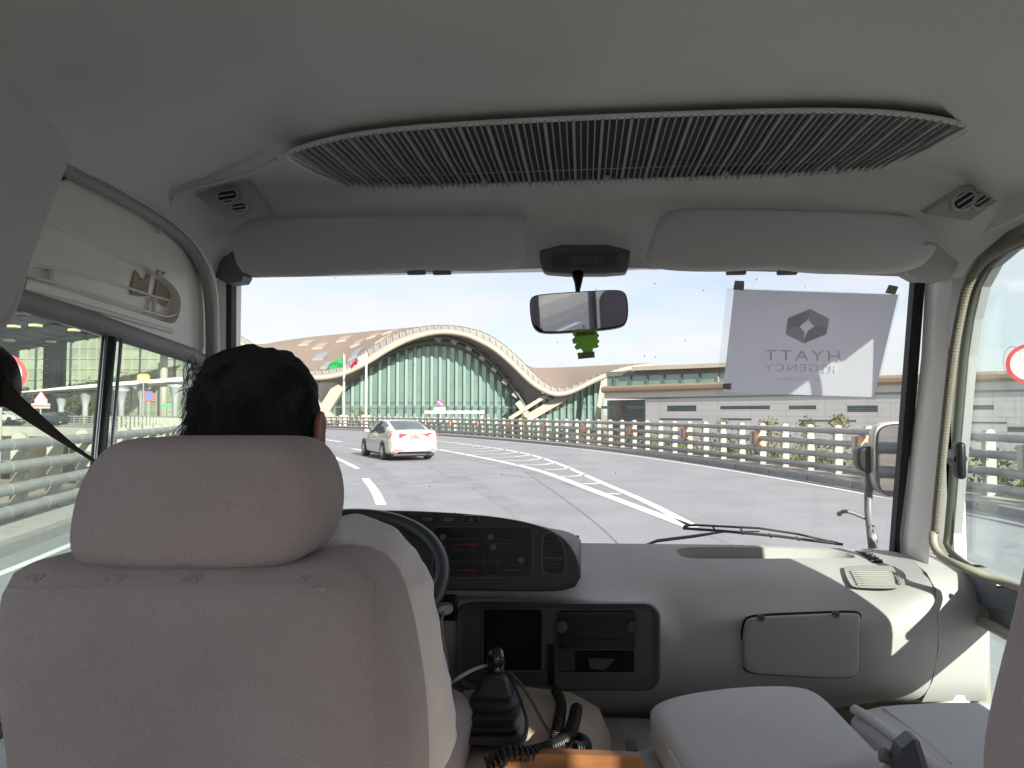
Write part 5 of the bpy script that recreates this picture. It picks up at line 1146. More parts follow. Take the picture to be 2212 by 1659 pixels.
# top corner vent with vanes
P = [DS(x, y, .006) for x, y in ((1848, 1189), (1876, 1190), (1908, 1214), (1886, 1215))]
m = MB(); m.prism(P, (0, 0, -.003)); cv = m.make('defrost_vent', M_BLACK, da)
for k in range(5):
    f = (k+.5)/5; a_, b_ = P[0].lerp(P[3], f), P[1].lerp(P[2], f); m = MB(); m.tube([a_+Vector((0, 0, .001)), b_+Vector((0, -.004, .003))], .0028, 5); m.make('vane', M_GREYP, cv)
# face vent, right
M_VENT = mat('pale_vent_plastic', (.34, .335, .31), .5)  # one even warm grey for the vent body and louvres
vo = smoothp([DS(x, y, .018) for x, y in ((1826, 1232), (1834, 1227), (1930, 1227), (1944, 1232), (1957, 1260), (1952, 1272), (1846, 1270), (1836, 1262))], 2, True)
m = MB(); m.prism(vo, (0, .012, .004)); fv = m.make('face_vent', M_VENT, da, smooth=False)
VI = [DS(x, y, .0195) for x, y in ((1836, 1233), (1916, 1233), (1934, 1264), (1852, 1265))]; m = MB(); m.prism(VI, (0, .001, 0)); m.make('vent_shade', M_BLACK, fv)  # black plate paints the shade inside the vent
for k in range(7):
    f = (k+.4)/7; m = MB(); m.tube([VI[0].lerp(VI[3], f)+Vector((0, -.003, 0)), VI[1].lerp(VI[2], f)+Vector((0, -.003, 0))], .0028, 6); m.make('louvre', M_VENT, fv)
VI2 = [DS(x, y, .0205) for x, y in ((1925, 1233), (1936, 1238), (1947, 1262), (1938, 1264))]; m = MB(); m.prism(VI2, (0, .001, 0)); m.make('thumb_slot', M_BLACK, fv); MB().tube([VI2[0].lerp(VI2[1], .5)+Vector((0, -.003, -.004)), VI2[2].lerp(VI2[3], .5)+Vector((0, -.003, .004))], .0022, 6).make('thumb_wheel', M_VENT, fv)
# glove box lid
O = [(1606, 1336), (1612, 1326), (1640, 1320), (1800, 1308), (1832, 1309), (1842, 1318), (1846, 1345), (1846, 1440), (1838, 1452), (1800, 1455), (1640, 1452), (1612, 1448), (1604, 1436), (1603, 1370)]
P2 = smoothp([DS(x, y, 0) for x, y in O], 2, True); gl_ = [(p.x, p.z) for p in P2]
fY = lambda u, v: 1.738-.0
m = MB(); puff(m, gl_, lambda u, v, t: Vector((u, 1.712+t, v)), -.004, .03, .006, 4); gb = m.make('glove_box_lid', M_DASH, da, smooth=True, auto=60)
m = MB(); m.tube([Vector((u, 1.724, v)) for u, v in inset2(gl_, -.002)], .003, 5, close=True); m.make('lid_gap', M_BLACK, da)
for x, y in ((1644, 1335), (1806, 1327)):
    p = A(x, y, 1.706); m = MB(); m.tube([p, p+Vector((0, .004, 0))], .009, 16); sc_ = m.make('latch', M_GREYP, gb, smooth=True, auto=40); m = MB(); m.box(p+Vector((0, -.001, 0)), (.012, .003, .002), Matrix.Rotation(.5, 3, 'Y')); m.make('slot', M_BLACK, gb)
# instrument hood with switches
ho = [(500, 1122), (560, 1112), (700, 1106), (800, 1103), (880, 1104), (1000, 1110), (1100, 1121), (1170, 1138), (1215, 1160), (1240, 1190), (1253, 1225), (1256, 1250), (1248, 1268), (1225, 1278), (1180, 1281), (900, 1277), (500, 1277)]
P2 = [(p.x, p.z) for p in smoothp([A(x, y, 1.52) for x, y in ho], 2, True)]
hx = lambda u, v, t: Vector((u, 1.52+t+.10*max(0, v-1.3), v-(.24*max(t, 0)*max(0, min(1, (v-1.30)/.15)))))
m = MB(); puff(m, P2, hx, 0, .42, .010, 5); hood = m.make('instrument_hood', M_DASHD, da, smooth=True, auto=60)
def hp(px, py, o=.004): p = A(px, py, 1.52); return hx(p.x, p.z, -o)
def hrr(cx, cy, w_, h_, r, o): return [hp(x, y, o) for x, y in rrect(cx, cy, w_, h_, r)]
for k, x in enumerate((921, 967, 1017)):
    m = MB(); m.prism(hrr(x, 1123, 36, 17, 3, .004), (0, .006, 0)); b_ = m.make('switch', M_BLACK, hood)
    m = MB(); m.tube(hrr(x, 1123, 34, 15, 3, .005), .0007, 4, close=True); m.make('switch_edge', M_GREYP, hood)
    m = MB(); m.prism(hrr(x, 1123, 24, 8, 3, .006), (0, .002, 0)); m.make('switch_lens', M_GREYP if k < 2 else M_BLACK, hood)
m = MB(); m.prism([hp(x, y, .0068) for x, y in ((1012, 1126), (1022, 1126), (1017, 1119))], (0, .001, 0)); m.make('hazard_triangle', M_SIGNR, hood)
m = MB(); m.tube(hrr(1042, 1193, 216, 108, 12, .003), .0012, 5, close=True); m.make('control_bezel', M_GREYP, hood)
m = MB(); m.prism(hrr(1042, 1193, 212, 104, 11, .002), (0, .002, 0)); cp = m.make('control_panel', M_BLACK, hood)
M_DRED = mat('dull_red_print', (.22, .02, .02), .6); M_DBLU = mat('dull_blue_print', (.02, .10, .30), .6); M_DGR = mat('dull_grey_print', (.11, .11, .115), .6)
for x0, x1, y0, mm in ((972, 1030, 1177, M_DRED), (974, 1029, 1231, M_DRED), (1088, 1126, 1231, M_DBLU)): MB().prism([hp(x0, y0, .0045), hp(x1, y0-3.5, .0045), hp(x1, y0+3, .0045), hp(x0, y0+1, .0045)], (0, .001, 0)).make('scale_bar', mm, hood)
for x, y in ((957, 1160), (957, 1184), (957, 1209), (957, 1236), (1060, 1160), (1066, 1182), (1126, 1209)):
    m = MB(); m.tube([hp(x, y, .010), hp(x, y, .003)], .0065, 12); m.make('knob', M_GREYP, hood, smooth=True, auto=40)
for (x0, x1, y) in ((965, 1040, 1164), (965, 1040, 1212), (1045, 1110, 1174), (1045, 1085, 1212), (1100, 1130, 1219), (1045, 1075, 1242), (975, 1030, 1188), (975, 1030, 1240), (1080, 1120, 1166)):
    MB().prism([hp(x0, y, .0042), hp(x1, y, .0042), hp(x1, y+1.4, .0042), hp(x0, y+1.4, .0042)], (0, .001, 0)).make('scale_line', M_DGR, hood)
for x in (1042, 1046, 1073, 1077): MB().prism([hp(x, 1203, .0042), hp(x+1.2, 1203, .0042), hp(x+1.2, 1224, .0042), hp(x, 1224, .0042)], (0, .001, 0)).make('scale_line', M_DGR, hood)
vp = smoothp([hp(x, y, .004) for x, y in ((1171, 1160), (1178, 1150), (1196, 1150), (1212, 1166), (1220, 1190), (1223, 1222), (1218, 1240), (1176, 1240), (1170, 1230))], 2, True)
m = MB(); m.tube(resample(vp, 50, True), .0018, 5, close=True); m.make('vent_rim', M_GREYP, hood)
for k in range(8): y = 1166+k*9.5; x1 = 1204+min(12, k*3.2); m = MB(); m.tube([hp(1178, y, .004), hp(x1, y+2, .004)], .0020, 6); m.make('vent_louvre', M_GREYP if k == 4 else M_DASHD, hood)
# centre stack
def crr(cx, cy, w_, h_, r, Y): return [A(x, y, Y) for x, y in rrect(cx, cy, w_, h_, r, 6)]
yc = 1.618
m = MB(); m.loft([crr(1205, 1396, 444, 192, 34, yc+.014)+[crr(1205, 1396, 444, 192, 34, yc+.014)[0]], crr(1205, 1396, 436, 184, 32, yc-.004)+[crr(1205, 1396, 436, 184, 32, yc-.004)[0]], crr(1205, 1396, 410, 166, 26, yc+.004)+[crr(1205, 1396, 410, 166, 26, yc+.004)[0]]]); stack = m.make('centre_bezel', mat('stack_plastic', (.11, .11, .115), .5, bump=.2, bscale=800, var2=.08, v2scale=8), da, smooth=True, auto=40)
m = MB(); m.prism(crr(1205, 1396, 414, 170, 26, yc+.006), (0, .004, 0)); m.make('stack_face', MATS['stack_plastic'], da)
m = MB(); m.prism(crr(1107, 1382, 128, 134, 6, yc+.003), (0, .002, 0)); m.make('cubby_shade', mat('shade_black', (.004, .004, .005), .9), da)  # flat black plate paints the shade of the open cubby
m = MB(); m.tube(crr(1107, 1382, 130, 136, 7, yc), .0025, 6, close=True); m.make('cubby_rim', MATS['stack_plastic'], da)
m = MB(); m.prism(crr(1288, 1362, 168, 80, 5, yc-.006), (0, .01, 0)); rad = m.make('radio', M_BLACK, da)
for x in (1214, 1366):
    m = MB(); m.tube([A(x, 1354, yc-.006), A(x, 1354, yc-.020)], .0125, 20); m.tube([A(x, 1354, yc-.018), A(x, 1354, yc-.0215)], .0105, 20); m.make('radio_knob', mat('gloss_black', (.01, .01, .012), .12, coat=1), rad, smooth=True, auto=40)
    m = MB(); m.tube(crr(x, 1354, 23, 23, 11.4, yc-.010), .0011, 5, close=True); m.make('knob_ring', mat('dark_chrome', (.3, .3, .32), .2, 1), rad, smooth=True)
m = MB(); m.prism(crr(1290, 1352, 110, 34, 4, yc-.0075), (0, .001, 0)); m.make('display', mat('satin_black', (.012, .012, .014), .5), rad)
for k in range(6): m = MB(); m.bbox(A(1240+k*20, 1382, yc-.008), (.016, .004, .006), .001); m.make('preset_button', M_BLACK, rad)
for k in range(5): m = MB(); m.bbox(A(1216+k*36, 1396, yc-.008), (.022, .004, .005), .001); m.make('preset_button', M_BLACK, rad)
m = MB(); m.prism(crr(1288, 1429, 164, 46, 4, yc+.003), (0, .002, 0)); m.make('slot_shade', MATS['shade_black'], da)  # black plate stands in for the shade in the slot
m = MB(); m.prism([A(x, y, yc-.002) for x, y in ((1270, 1422), (1330, 1424), (1305, 1448), (1275, 1444))], (0, .002, 0)); o = m.make('folded_card', mat('slate_card', (.08, .085, .10), .6), None); tag(o, 'small folded slate-grey card in the slot under the radio', 'card')
m = MB(); m.prism([A(x, y, yc+.001) for x, y in ((1205, 1408), (1242, 1406), (1242, 1450), (1207, 1450))], (0, .002, 0)); m.make('lighter_panel', M_DASHD, da)
m = MB(); m.prism([A(x, y, yc+.002) for x, y in ((1183, 1392), (1198, 1392), (1198, 1530), (1183, 1530))], (0, .02, 0)); m.make('stack_divider', M_BLACK, da)
m = MB(); m.bbox(A(960, 1312, yc+.004), (.062, .012, .060), .006); m.make('socket_plate', M_BLACK, da)
# ---- charger, cables
ch = thing('charger_plug', A(962, 1318, 1.60), 'white USB charger plug in the socket beside the steering wheel', 'charger')
m = MB(); m.tube([A(962, 1313, 1.615), A(961, 1315, 1.59), A(960, 1318, 1.575)], [.017, .019, .012], 16, flat=.8); m.make('plug', M_SIGNW, ch, smooth=True, auto=50)
def cable(P, r, mm, name, lab, cat, n=50):
    o = MB().tube(bez([A(*p) for p in P], n), r, 8).make(name, mm, None, smooth=True); return tag(o, lab, cat)
M_CAB = mat('white_cable_sheath', (.45, .45, .46), .5)
cable([(958, 1322, 1.575), (952, 1350, 1.52), (957, 1385, 1.48), (966, 1430, 1.42), (966, 1480, 1.30), (975, 1475, 1.24), (1005, 1455, 1.25), (1035, 1441, 1.32), (1060, 1436, 1.38)], .0032, M_CAB, 'charging_cable', 'white charging cable hanging from the plug and looping to the gear lever', 'cable', 90)
cable([(1100, 1450, 1.40), (1125, 1478, 1.38), (1150, 1515, 1.36), (1180, 1575, 1.34), (1215, 1605, 1.32)], .0030, mat('brown_cable_sheath', (.14, .12, .11), .5), 'thin_cable', 'thin brown cable running from the gear lever down to the floor mat', 'cable')
cable([(1108, 1470, 1.30), (1128, 1520, 1.27), (1143, 1570, 1.22), (1120, 1620, 1.16), (1085, 1655, 1.12), (1060, 1690, 1.08)], .0034, mat('dark_blue_cable_sheath', (.035, .04, .055), .5), 'dark_cable', 'dark cable draped over the right side of the gear boot', 'cable')
def coil(P, R0, r, mm, name, lab, turns):
    Q = bez([A(*p) for p in P], turns*10+1); out_ = []; prev = None
    for k, p in enumerate(Q):
        t = (Q[min(k+1, len(Q)-1)]-Q[max(k-1, 0)]).normalized(); x = t.cross(Vector((0, 0, 1))).normalized(); y = t.cross(x); an = 2*math.pi*k/10
        out_.append(p+(x*math.cos(an)+y*math.sin(an))*R0)
    o = MB().tube(out_, r, 5).make(name, mm, None, smooth=True); return tag(o, lab, 'coiled cord', 'black coiled microphone cords')
coil([(1048, 1655, 1.11), (1090, 1625, 1.12), (1140, 1632, 1.13), (1190, 1615, 1.18), (1225, 1600, 1.26), (1240, 1560, 1.36), (1245, 1530, 1.42)], .010, .0028, M_BLACK, 'coiled_cord', 'black coiled cord lying along the edge of the wooden board', 44)
coil([(1195, 1620, 1.20), (1205, 1570, 1.34), (1215, 1520, 1.45), (1200, 1490, 1.52)], .009, .0026, M_BLACK, 'coiled_cord', 'black coiled cord hanging straight down below the radio', 26)
coil([(1215, 1600, 1.24), (1240, 1590, 1.28), (1262, 1600, 1.27), (1268, 1618, 1.22), (1240, 1615, 1.20)], .009, .0026, M_BLACK, 'coiled_cord', 'loop of black coiled cord on the grey floor mat', 22)
m = MB(); m.bbox(A(1364, 1612, 1.40), (.022, .03, .012), .004); o = m.make('mat_clip', M_GREYP, None); tag(o, 'tiny grey clip lying on the floor mat beside the folded seat', 'clip')

# ============================ GEAR LEVER ============================
gl = thing('gear_lever', A(1070, 1570, 1.25), 'gear lever with round black knob and ribbed dark rubber boot', 'gear lever')
m = MB(); K = A(1072, 1425, 1.36); m.sphere(K, (.018, .018, .024), 20, 14); m.tube([K+Vector((0, 0, .003)), K-Vector((0, 0, .025)), K-Vector((0, .004, .045))], [.0175, .016, .010], 16); m.make('knob', MATS['gloss_black'], gl, smooth=True)
m = MB(); m.tube([K-Vector((0, 0, .04)), A(1070, 1500, 1.35)], .008, 10); m.make('shaft', M_CHROME, gl, smooth=True)
m = MB(); rows = []
lv = [(1460, 1070, 22, 1.335), (1475, 1070, 30, 1.335), (1492, 1068, 42, 1.33), (1500, 1068, 38, 1.33), (1512, 1066, 52, 1.32), (1524, 1066, 48, 1.32), (1532, 1064, 60, 1.31), (1546, 1063, 56, 1.31), (1552, 1062, 68, 1.30), (1562, 1062, 65, 1.30), (1566, 1062, 75, 1.29), (1578, 1062, 78, 1.29)]
for y, x, hw, Y in lv:
    c = A(x, y, Y); w_ = hw/1523*Y; rows.append([c+Vector((a_, b_, 0)) for a_, b_ in [(px_, py_) for px_, py_ in rrect(0, 0, 2*w_, 1.7*w_, w_*.45, 4)]])
m.loft(rows, True, True); m.make('boot', mat('boot_rubber', (.05, .052, .058), .42, var=.1, vscale=30), gl, smooth=True, auto=70)

# ============================ STEERING WHEEL ============================
swc = Vector((-.487, 1.30, 1.335)); nrm_ = Vector((0, -.42, .907)).normalized(); sx_ = Vector((1, 0, 0)); sy_ = nrm_.cross(sx_)
sw = thing('steering_wheel', swc-Vector((0, 0, .1)), 'large black steering wheel held by the driver, showing right of his headrest', 'steering wheel')
Rw = .222
W = lambda r, an, h=0: swc+(sx_*math.cos(an)+sy_*math.sin(an))*r+nrm_*h
M_WHL = mat('wheel_plastic', (.045, .05, .06), .38, var2=.05, v2scale=9)
m = MB(); m.tube([W(Rw, k*math.pi/40) for k in range(80)], .015, 12, close=True); m.make('rim', M_WHL, sw, smooth=True)
for an in (-.15, math.pi+.15):
    m = MB(); s = 1 if abs(an) < 1 else -1
    m.tube([W(.05, an, -.03), W(.12, an, -.028), W(.18, an+.0, -.015), W(.215, an, 0)], [.030, .022, .020, .026], 10, flat=.4); m.make('spoke', M_WHL, sw, smooth=True)
m = MB(); m.tube([W(.0, 0, -.05), W(0, 0, -.02), W(0, 0, -.012)], [.075, .075, .05], 24); m.make('hub', M_WHL, sw, smooth=True, auto=40)
m = MB(); m.tube([swc-nrm_*.05, swc-nrm_*.42], .035, 12); m.make('column', M_DASHD, sw, smooth=True)

# ============================ SEATS ============================
def front(Y0): return lambda u, v, t: Vector((u, Y0+t+.10*(1.4-v)*0, v))
ds = thing('driver_seat', (-.46, .9, FLOOR), 'grey fabric driver seat with wide headrest, seen from behind', 'seat')
HO = [(150, 1150), (149, 1185), (158, 1212), (185, 1224), (260, 1230), (420, 1232), (600, 1229), (660, 1222), (700, 1205), (725, 1165), (738, 1110), (738, 1060), (727, 1010), (708, 975), (685, 953), (650, 946), (560, 944), (420, 944), (290, 945), (245, 955), (215, 975), (190, 1010), (172, 1045), (158, 1095)]
P2 = [(p.x, p.z) for p in smoothp([Vector((A(x, y, .80+.065*max(0, min(1, (x-550)/120))).x, .8, A(x, y, .80).z)) for x, y in HO], 2, True)]
m = MB(); puff(m, P2, front(.80), -.02, .10, .030, 7, bulge=.010); hr = m.make('headrest', M_GREYFAB, ds, smooth=True); mh = m
SM = [(676, 950), (694, 972), (700, 1020), (704, 1080), (712, 1150), (712, 1200), (706, 1216)]
m = MB(); m.tube(onto(mh, bez([A(x, y, .785)+Vector((.004, 0, 0)) for x, y in SM], 60)), .0013, 6); m.make('piping', M_GREYFAB, hr, smooth=True)
for s in (-.07, .07): MB().tube([(-.43+s, .86, 1.40), (-.43+s, .86, 1.50)], .006, 8).make('headrest_rod', M_CHROME, ds)
BO = [(2, 1290), (6, 1258), (28, 1228), (70, 1212), (130, 1208), (220, 1214), (420, 1222), (620, 1218), (700, 1207), (760, 1208), (812, 1218), (846, 1240), (870, 1282), (890, 1350), (907, 1430), (922, 1520), (931, 1600), (936, 1700), (935, 1900), (920, 2150), (100, 2150), (62, 1800), (58, 1660), (40, 1580), (12, 1480), (0, 1380)]
P2 = [(p.x, p.z) for p in smoothp([Vector((A(x, y, .80+.09*max(0, min(1, (x-650)/150))).x, .8, A(x, y, .80).z)) for x, y in BO], 2, True)]
m = MB(); puff(m, P2, lambda u, v, t: Vector((u, .80+t-.10*(1.45-v), v)), -.03, .13, .045, 7, bulge=.006); br = m.make('backrest', M_GREYFAB, ds, smooth=True); mbk = m
def bk(px, py, o): p = A(px, py, .80); return Vector((p.x, .80-.10*(1.45-p.z)-.03-o, p.z))
m = MB(); m.tube(onto(mbk, bez([bk(x, y, .0015) for x, y in ((800, 1222), (816, 1290), (826, 1380), (834, 1500), (840, 1620), (844, 1760))], 60)), .0014, 6); m.make('seam', M_GREYFAB, br, smooth=True)
m = MB(); m.tube(onto(mbk, bez([bk(x, y, .0015) for x, y in ((30, 1262), (200, 1256), (420, 1254), (640, 1252), (800, 1256))], 60)), .0012, 6); m.make('seam', M_GREYFAB, br, smooth=True)
M_PAT = {}
for k, (x, y, c_) in enumerate(((95, 1240, 'b'), (270, 1240, 'g'), (430, 1242, 'b'), (662, 1240, 'b'), (790, 1238, 'g'), (850, 1268, 'b'), (700, 1262, 'g'))):
    mm = MATS.get('print_'+c_) or mat('print_'+c_, (.40, .375, .47) if c_ == 'b' else (.41, .43, .42), 1.0, var=.3, vscale=200)
    p = bk(x, y, .002); m = MB(); w_ = .013; P = [bk(x-26, y+5, .0006 if y < 1260 else .001), bk(x-8, y-7, .0006), bk(x+24, y-5, .0006), bk(x+12, y+8, .0006)]; P = onto(mbk, P, .0008); m.prism(P, (0, -.0006, 0)); m.make('woven_patch', mm, br)
m = MB(); P2 = rrect(-.46, 1.12, .52, .50, .08, 5); puff(m, P2, lambda u, v, t: Vector((u, v, 1.02+t)), 0, .12, .04, 5); m.make('seat_cushion', M_GREYFAB, ds, smooth=True)
m = MB(); m.box((-.46, 1.08, .82), (.42, .42, .40)); m.make('seat_base', M_BLACK, ds)
# middle seat with its back folded flat
ms_ = thing('middle_seat', (.32, 1.25, FLOOR), 'light grey middle seat with its backrest folded down flat', 'seat')
def quad2(P, z): return [A(x, y, 1) and AZ(x, y, z) for x, y in P]
top_ = [(1400, 1528), (1412, 1512), (1450, 1500), (1560, 1482), (1660, 1477), (1735, 1478), (1762, 1486), (1790, 1508), (1830, 1550), (1880, 1600), (1922, 1640), (1850, 1660), (1700, 1690), (1540, 1700), (1500, 1690), (1470, 1650), (1430, 1585)]
P2 = [(p.x, p.y) for p in smoothp([AZ(x, y, 1.075) for x, y in top_], 2, True)]
m = MB(); puff(m, P2, lambda u, v, t: Vector((u, v, 1.078+t)), -.075, 0, .022, 6, bulge=.004); fb = m.make('folded_backrest', M_SEATL, ms_, smooth=True)
m = MB(); P = bez([Vector((p[0], p[1], 1.066)) for p in P2[36:62]], 50); m.tube(P, .003, 6); m.make('piping', M_SEATL, fb, smooth=True)
P2b = [(x-.045, y-.01) for x, y in P2]
m = MB(); puff(m, inset2(P2b, .004), lambda u, v, t: Vector((u, v, .99+t)), -.09, 0, .03, 6); m.make('seat_cushion', M_SEATL, ms_, smooth=True)
m = MB(); m.box((.32, 1.25, .78), (.28, .28, .30)); m.make('seat_base', M_BLACK, ms_)
# passenger seat
ps = thing('passenger_seat', (.74, 1.15, FLOOR), 'grey passenger seat by the right door, its backrest cut off by the right edge', 'seat')
cu_ = [(1835, 1540), (1842, 1528), (1870, 1521), (1960, 1514), (2100, 1510), (2200, 1514), (2215, 1540), (2215, 1900), (2080, 1900), (2040, 1700), (1990, 1660), (1930, 1615), (1880, 1575)]
P2 = [(p.x, p.y) for p in smoothp([AZ(x, y, 1.03) for x, y in cu_], 2, True)]
m = MB(); puff(m, P2, lambda u, v, t: Vector((min(u, .925), v, 1.034+t)), -.12, 0, .030, 6, bulge=.004); cs_ = m.make('seat_cushion', M_SEATL, ps, smooth=True)
m = MB(); rr = [AZ(x, y, 1.036) for x, y in ((1845, 1532), (1870, 1545), (1910, 1575), (1965, 1615), (2020, 1655), (2060, 1690))]; m.tube(bez(rr, 24), [.012]*24, 10, flat=.8); m.make('side_bolster', M_SEATL, cs_, smooth=True)
m = MB(); m.tube(bez([AZ(x, y, 1.037) for x, y in ((1905, 1527), (1950, 1560), (2010, 1605), (2055, 1650))], 24), .002, 6); m.make('seam', M_SEATL, cs_, smooth=True)
PO = [(2068, 1700), (2072, 1650), (2085, 1595), (2108, 1510), (2130, 1435), (2150, 1370), (2165, 1310), (2182, 1245), (2204, 1180), (2235, 1120), (2290, 1085), (2400, 1070), (2560, 1070), (2700, 1090), (2790, 1200), (2850, 1600), (2850, 2100), (2060, 2100), (2062, 1850)]
P2 = [(min(p.x, .93), p.z) for p in smoothp([Vector((A(x, y, 1.055).x, .93, A(x, y, .93).z)) for x, y in PO], 2, True)]
m = MB(); puff(m, P2, lambda u, v, t: Vector((u, .93+t-.12*(1.45-v), v)), -.02, .12, .04, 7); m.make('backrest', M_GREYFAB, ps, smooth=True)
m = MB(); m.box((.72, 1.2, .78), (.36, .4, .28)); m.make('seat_base', M_BLACK, ps)
bl_ = thing('belt_buckle', AZ(1975, 1640, 1.06), 'slate plastic seat belt buckle between the two right seats', 'seat belt buckle')
m = MB(); m.prism([A(x, y, 1.17) for x, y in ((1948, 1617), (1974, 1596), (1992, 1650), (2005, 1720), (1950, 1720), (1938, 1650))], (0, .03, 0)); m.make('body', mat('slate_buckle', (.10, .12, .145), .45), bl_)
m = MB(); m.prism([A(x, y, 1.168) for x, y in ((1974, 1596), (1986, 1600), (2012, 1680), (2012, 1720), (2003, 1720), (1990, 1650))], (0, .03, 0)); m.make('side_plate', mat('grey_buckle', (.22, .235, .25), .5), bl_)
m = MB(); m.tube(bez([A(x, y, 1.20) for x, y in ((1905, 1630), (1930, 1640), (1950, 1665), (1965, 1700))], 16), .012, 8); m.make('strap_stalk', M_GREYP, bl_, smooth=True)
ct = MB(); rws = []  # pleated cloth added out of view to keep sun off seats and dashboard
for z in (1.24, 1.4, 1.7, 2.03): rws.append([Vector((XR-.05+.018*math.sin(k*1.05)*(1+.3*math.sin(z*5)), -.10+.84*k/60, z)) for k in range(61)])
ct.loft(rws); o = ct.make('sun_blocker', mat('blocker_cloth', (.62, .60, .57), .95, bump=.4, bscale=500), None, smooth=True); tag(o, 'unseen grey pleated cloth added at the right window to block the sun', 'sun_blocker')
# seats behind, for the mirror and for a view from the side
def rowseat(x, y, lab):
    o = thing('saloon_seat', (x, y, FLOOR), lab, 'seat', 'seats behind the camera')
    m = MB(); puff(m, rrect(x, 1.30, .42, .60, .08, 4), lambda u, v, t: Vector((u, y+t, v)), 0, .10, .03, 3); m.make('backrest', M_GREYFAB, o, smooth=True)
    m = MB(); puff(m, rrect(x, y+.28, .42, .42, .06, 4), lambda u, v, t: Vector((u, v, 1.0+t)), 0, .10, .03, 3); m.make('seat_cushion', M_GREYFAB, o, smooth=True)
    m = MB(); m.box((x, y+.25, .81), (.36, .36, .38)); m.make('seat_base', M_BLACK, o)
for r_ in range(3):
    for x, nm in ((-.80, 'left window'), (-.34, 'left aisle'), (.70, 'right window')): rowseat(x, -1.5-r_*.9, 'grey seat at the %s, row %s behind the camera' % (nm, ('nearest', 'middle', 'rearmost')[r_]))

# ============================ SEAT BELT AND DRIVER ============================
sb = thing('seat_belt', AX(0, 800, -.95), 'dark brown seat belt strap running from the left pillar behind the headrest', 'seat belt')
m = MB(); Lb = [A(-30, 770, 1.06), A(0, 800, 1.04), A(22, 838, 1.02), A(90, 900, .99), A(150, 955, .965), A(192, 986, .95), A(230, 1010, .94)]
Rb = [A(-30, 860, 1.05), A(0, 872, 1.035), A(18, 884, 1.02), A(80, 925, 1.0), A(140, 962, .975), A(189, 990, .96), A(228, 1020, .95)]
a_, b_ = bez(Lb, 24), bez(Rb, 24); m.loft([a_, [p.lerp(q, .5)-Vector((0, .002, 0)) for p, q in zip(a_, b_)], b_]); m.loft([[p+Vector((.001, .002, 0)) for p in a_], [p+Vector((.001, .002, 0)) for p in b_]]); m.make('strap', M_BELT, sb, smooth=True)
m = MB(); P2 = [(p.x, p.z) for p in smoothp([A(x, y, 1.03) for x, y in ((-60, 720), (0, 760), (20, 800), (22, 850), (5, 880), (-60, 880))], 1, True)]; puff(m, P2, lambda u, v, t: Vector((u, 1.03+t, v)), 0, .03, .008, 3); m.make('guide_loop', M_BLACK, sb, smooth=True)

dr = thing('person', (-.48, 1.05, 1.10), 'driver with short black hair in a white shirt, hands on the wheel', 'person')
HC = Vector((-.497, 1.035, 1.637))
body = MB()
body.sphere(HC+Vector((0, 0, .012)), (.073, .092, .098), 24, 16); body.sphere(HC+Vector((0, .035, -.055)), (.055, .062, .065), 20, 12)
body.sphere(HC+Vector((0, .098, -.02)), (.013, .022, .022), 10, 8); body.sphere(HC+Vector((0, .088, -.06)), (.024, .014, .008), 10, 6)
for s in (-1, 1):
    body.sphere(HC+Vector((s*.030, .083, .008)), (.012, .010, .008), 10, 6)
    ec = HC+Vector((s*.093, .008, -.014)); body.tube([ec+Vector((s*.004, math.cos(t*.6)*.016, math.sin(t*.6)*.029)) for t in range(11)], .006, 8, close=False); body.sphere(ec, (.006, .014, .024), 10, 8)
body.tube([HC+Vector((0, -.012, -.06)), (-.48, 1.0, 1.50), (-.478, .99, 1.44)], [.056, .056, .075], 16)
body.tube([(-.475, 1.0, 1.46), (-.475, 1.0, 1.38), (-.475, 1.01, 1.25), (-.475, 1.03, 1.12)], [.10, .15, .145, .15], 18, flat=.75)
armR = [(-.305, 1.005, 1.432), (-.270, 1.01, 1.34), (-.266, 1.05, 1.165), (-.268, 1.14, 1.20), (-.312, 1.215, 1.275)]
armL = [(-.625, 1.005, 1.425), (-.690, 1.03, 1.33), (-.71, 1.08, 1.22), (-.69, 1.15, 1.27), (-.68, 1.22, 1.31)]
for arm, s in ((armR, 1), (armL, -1)):
    body.tube(arm, [.052, .048, .042, .038, .027], 12)
    wv = Vector(arm[-1]); d = (wv-Vector(arm[-2])).normalized(); an = -.55 if s > 0 else math.pi+.35; g0 = W(Rw, an); palm = wv.lerp(g0, .55)
    body.tube([wv, palm, palm.lerp(g0, .5)+nrm_*.012], [.026, .034, .026], 10, flat=.6)
    tang = (W(Rw, an+.1)-W(Rw, an-.1)).normalized(); outv = (g0-swc).normalized()
    for q in range(4):
        b0 = palm.lerp(g0, .5)+tang*(q-1.5)*.017+nrm_*.02; L_ = (.9, 1, .97, .8)[q]; cq = g0+tang*(q-1.5)*.018
        body.tube([b0, cq+nrm_*.026*L_+outv*.004, cq+outv*.026*L_, cq-nrm_*.022*L_+outv*.006, cq-nrm_*.026*L_-outv*.010], [.010, .0095, .009, .0085, .007], 8)
    body.tube([palm+tang*.025, g0-outv*.022+tang*.035+nrm_*.01, g0-outv*.018+tang*.045-nrm_*.012], [.012, .011, .009], 8)
for s in (-1, 1): body.tube([(-.475+s*.09, 1.02, 1.14), (-.475+s*.12, 1.38, 1.17), (-.475+s*.12, 1.50, .90), (-.475+s*.12, 1.60, .66), (-.475+s*.12, 1.70, .65)], [.085, .065, .05, .04, .04], 12)
bo = body.make('body', M_SKIN, dr, smooth=True)
r = bo.modifiers.new('remesh', 'REMESH'); r.mode = 'VOXEL'; r.voxel_size = .006; r.use_smooth_shade = True
sm_ = bo.modifiers.new('smooth', 'SMOOTH'); sm_.iterations = 4; sm_.factor = .5
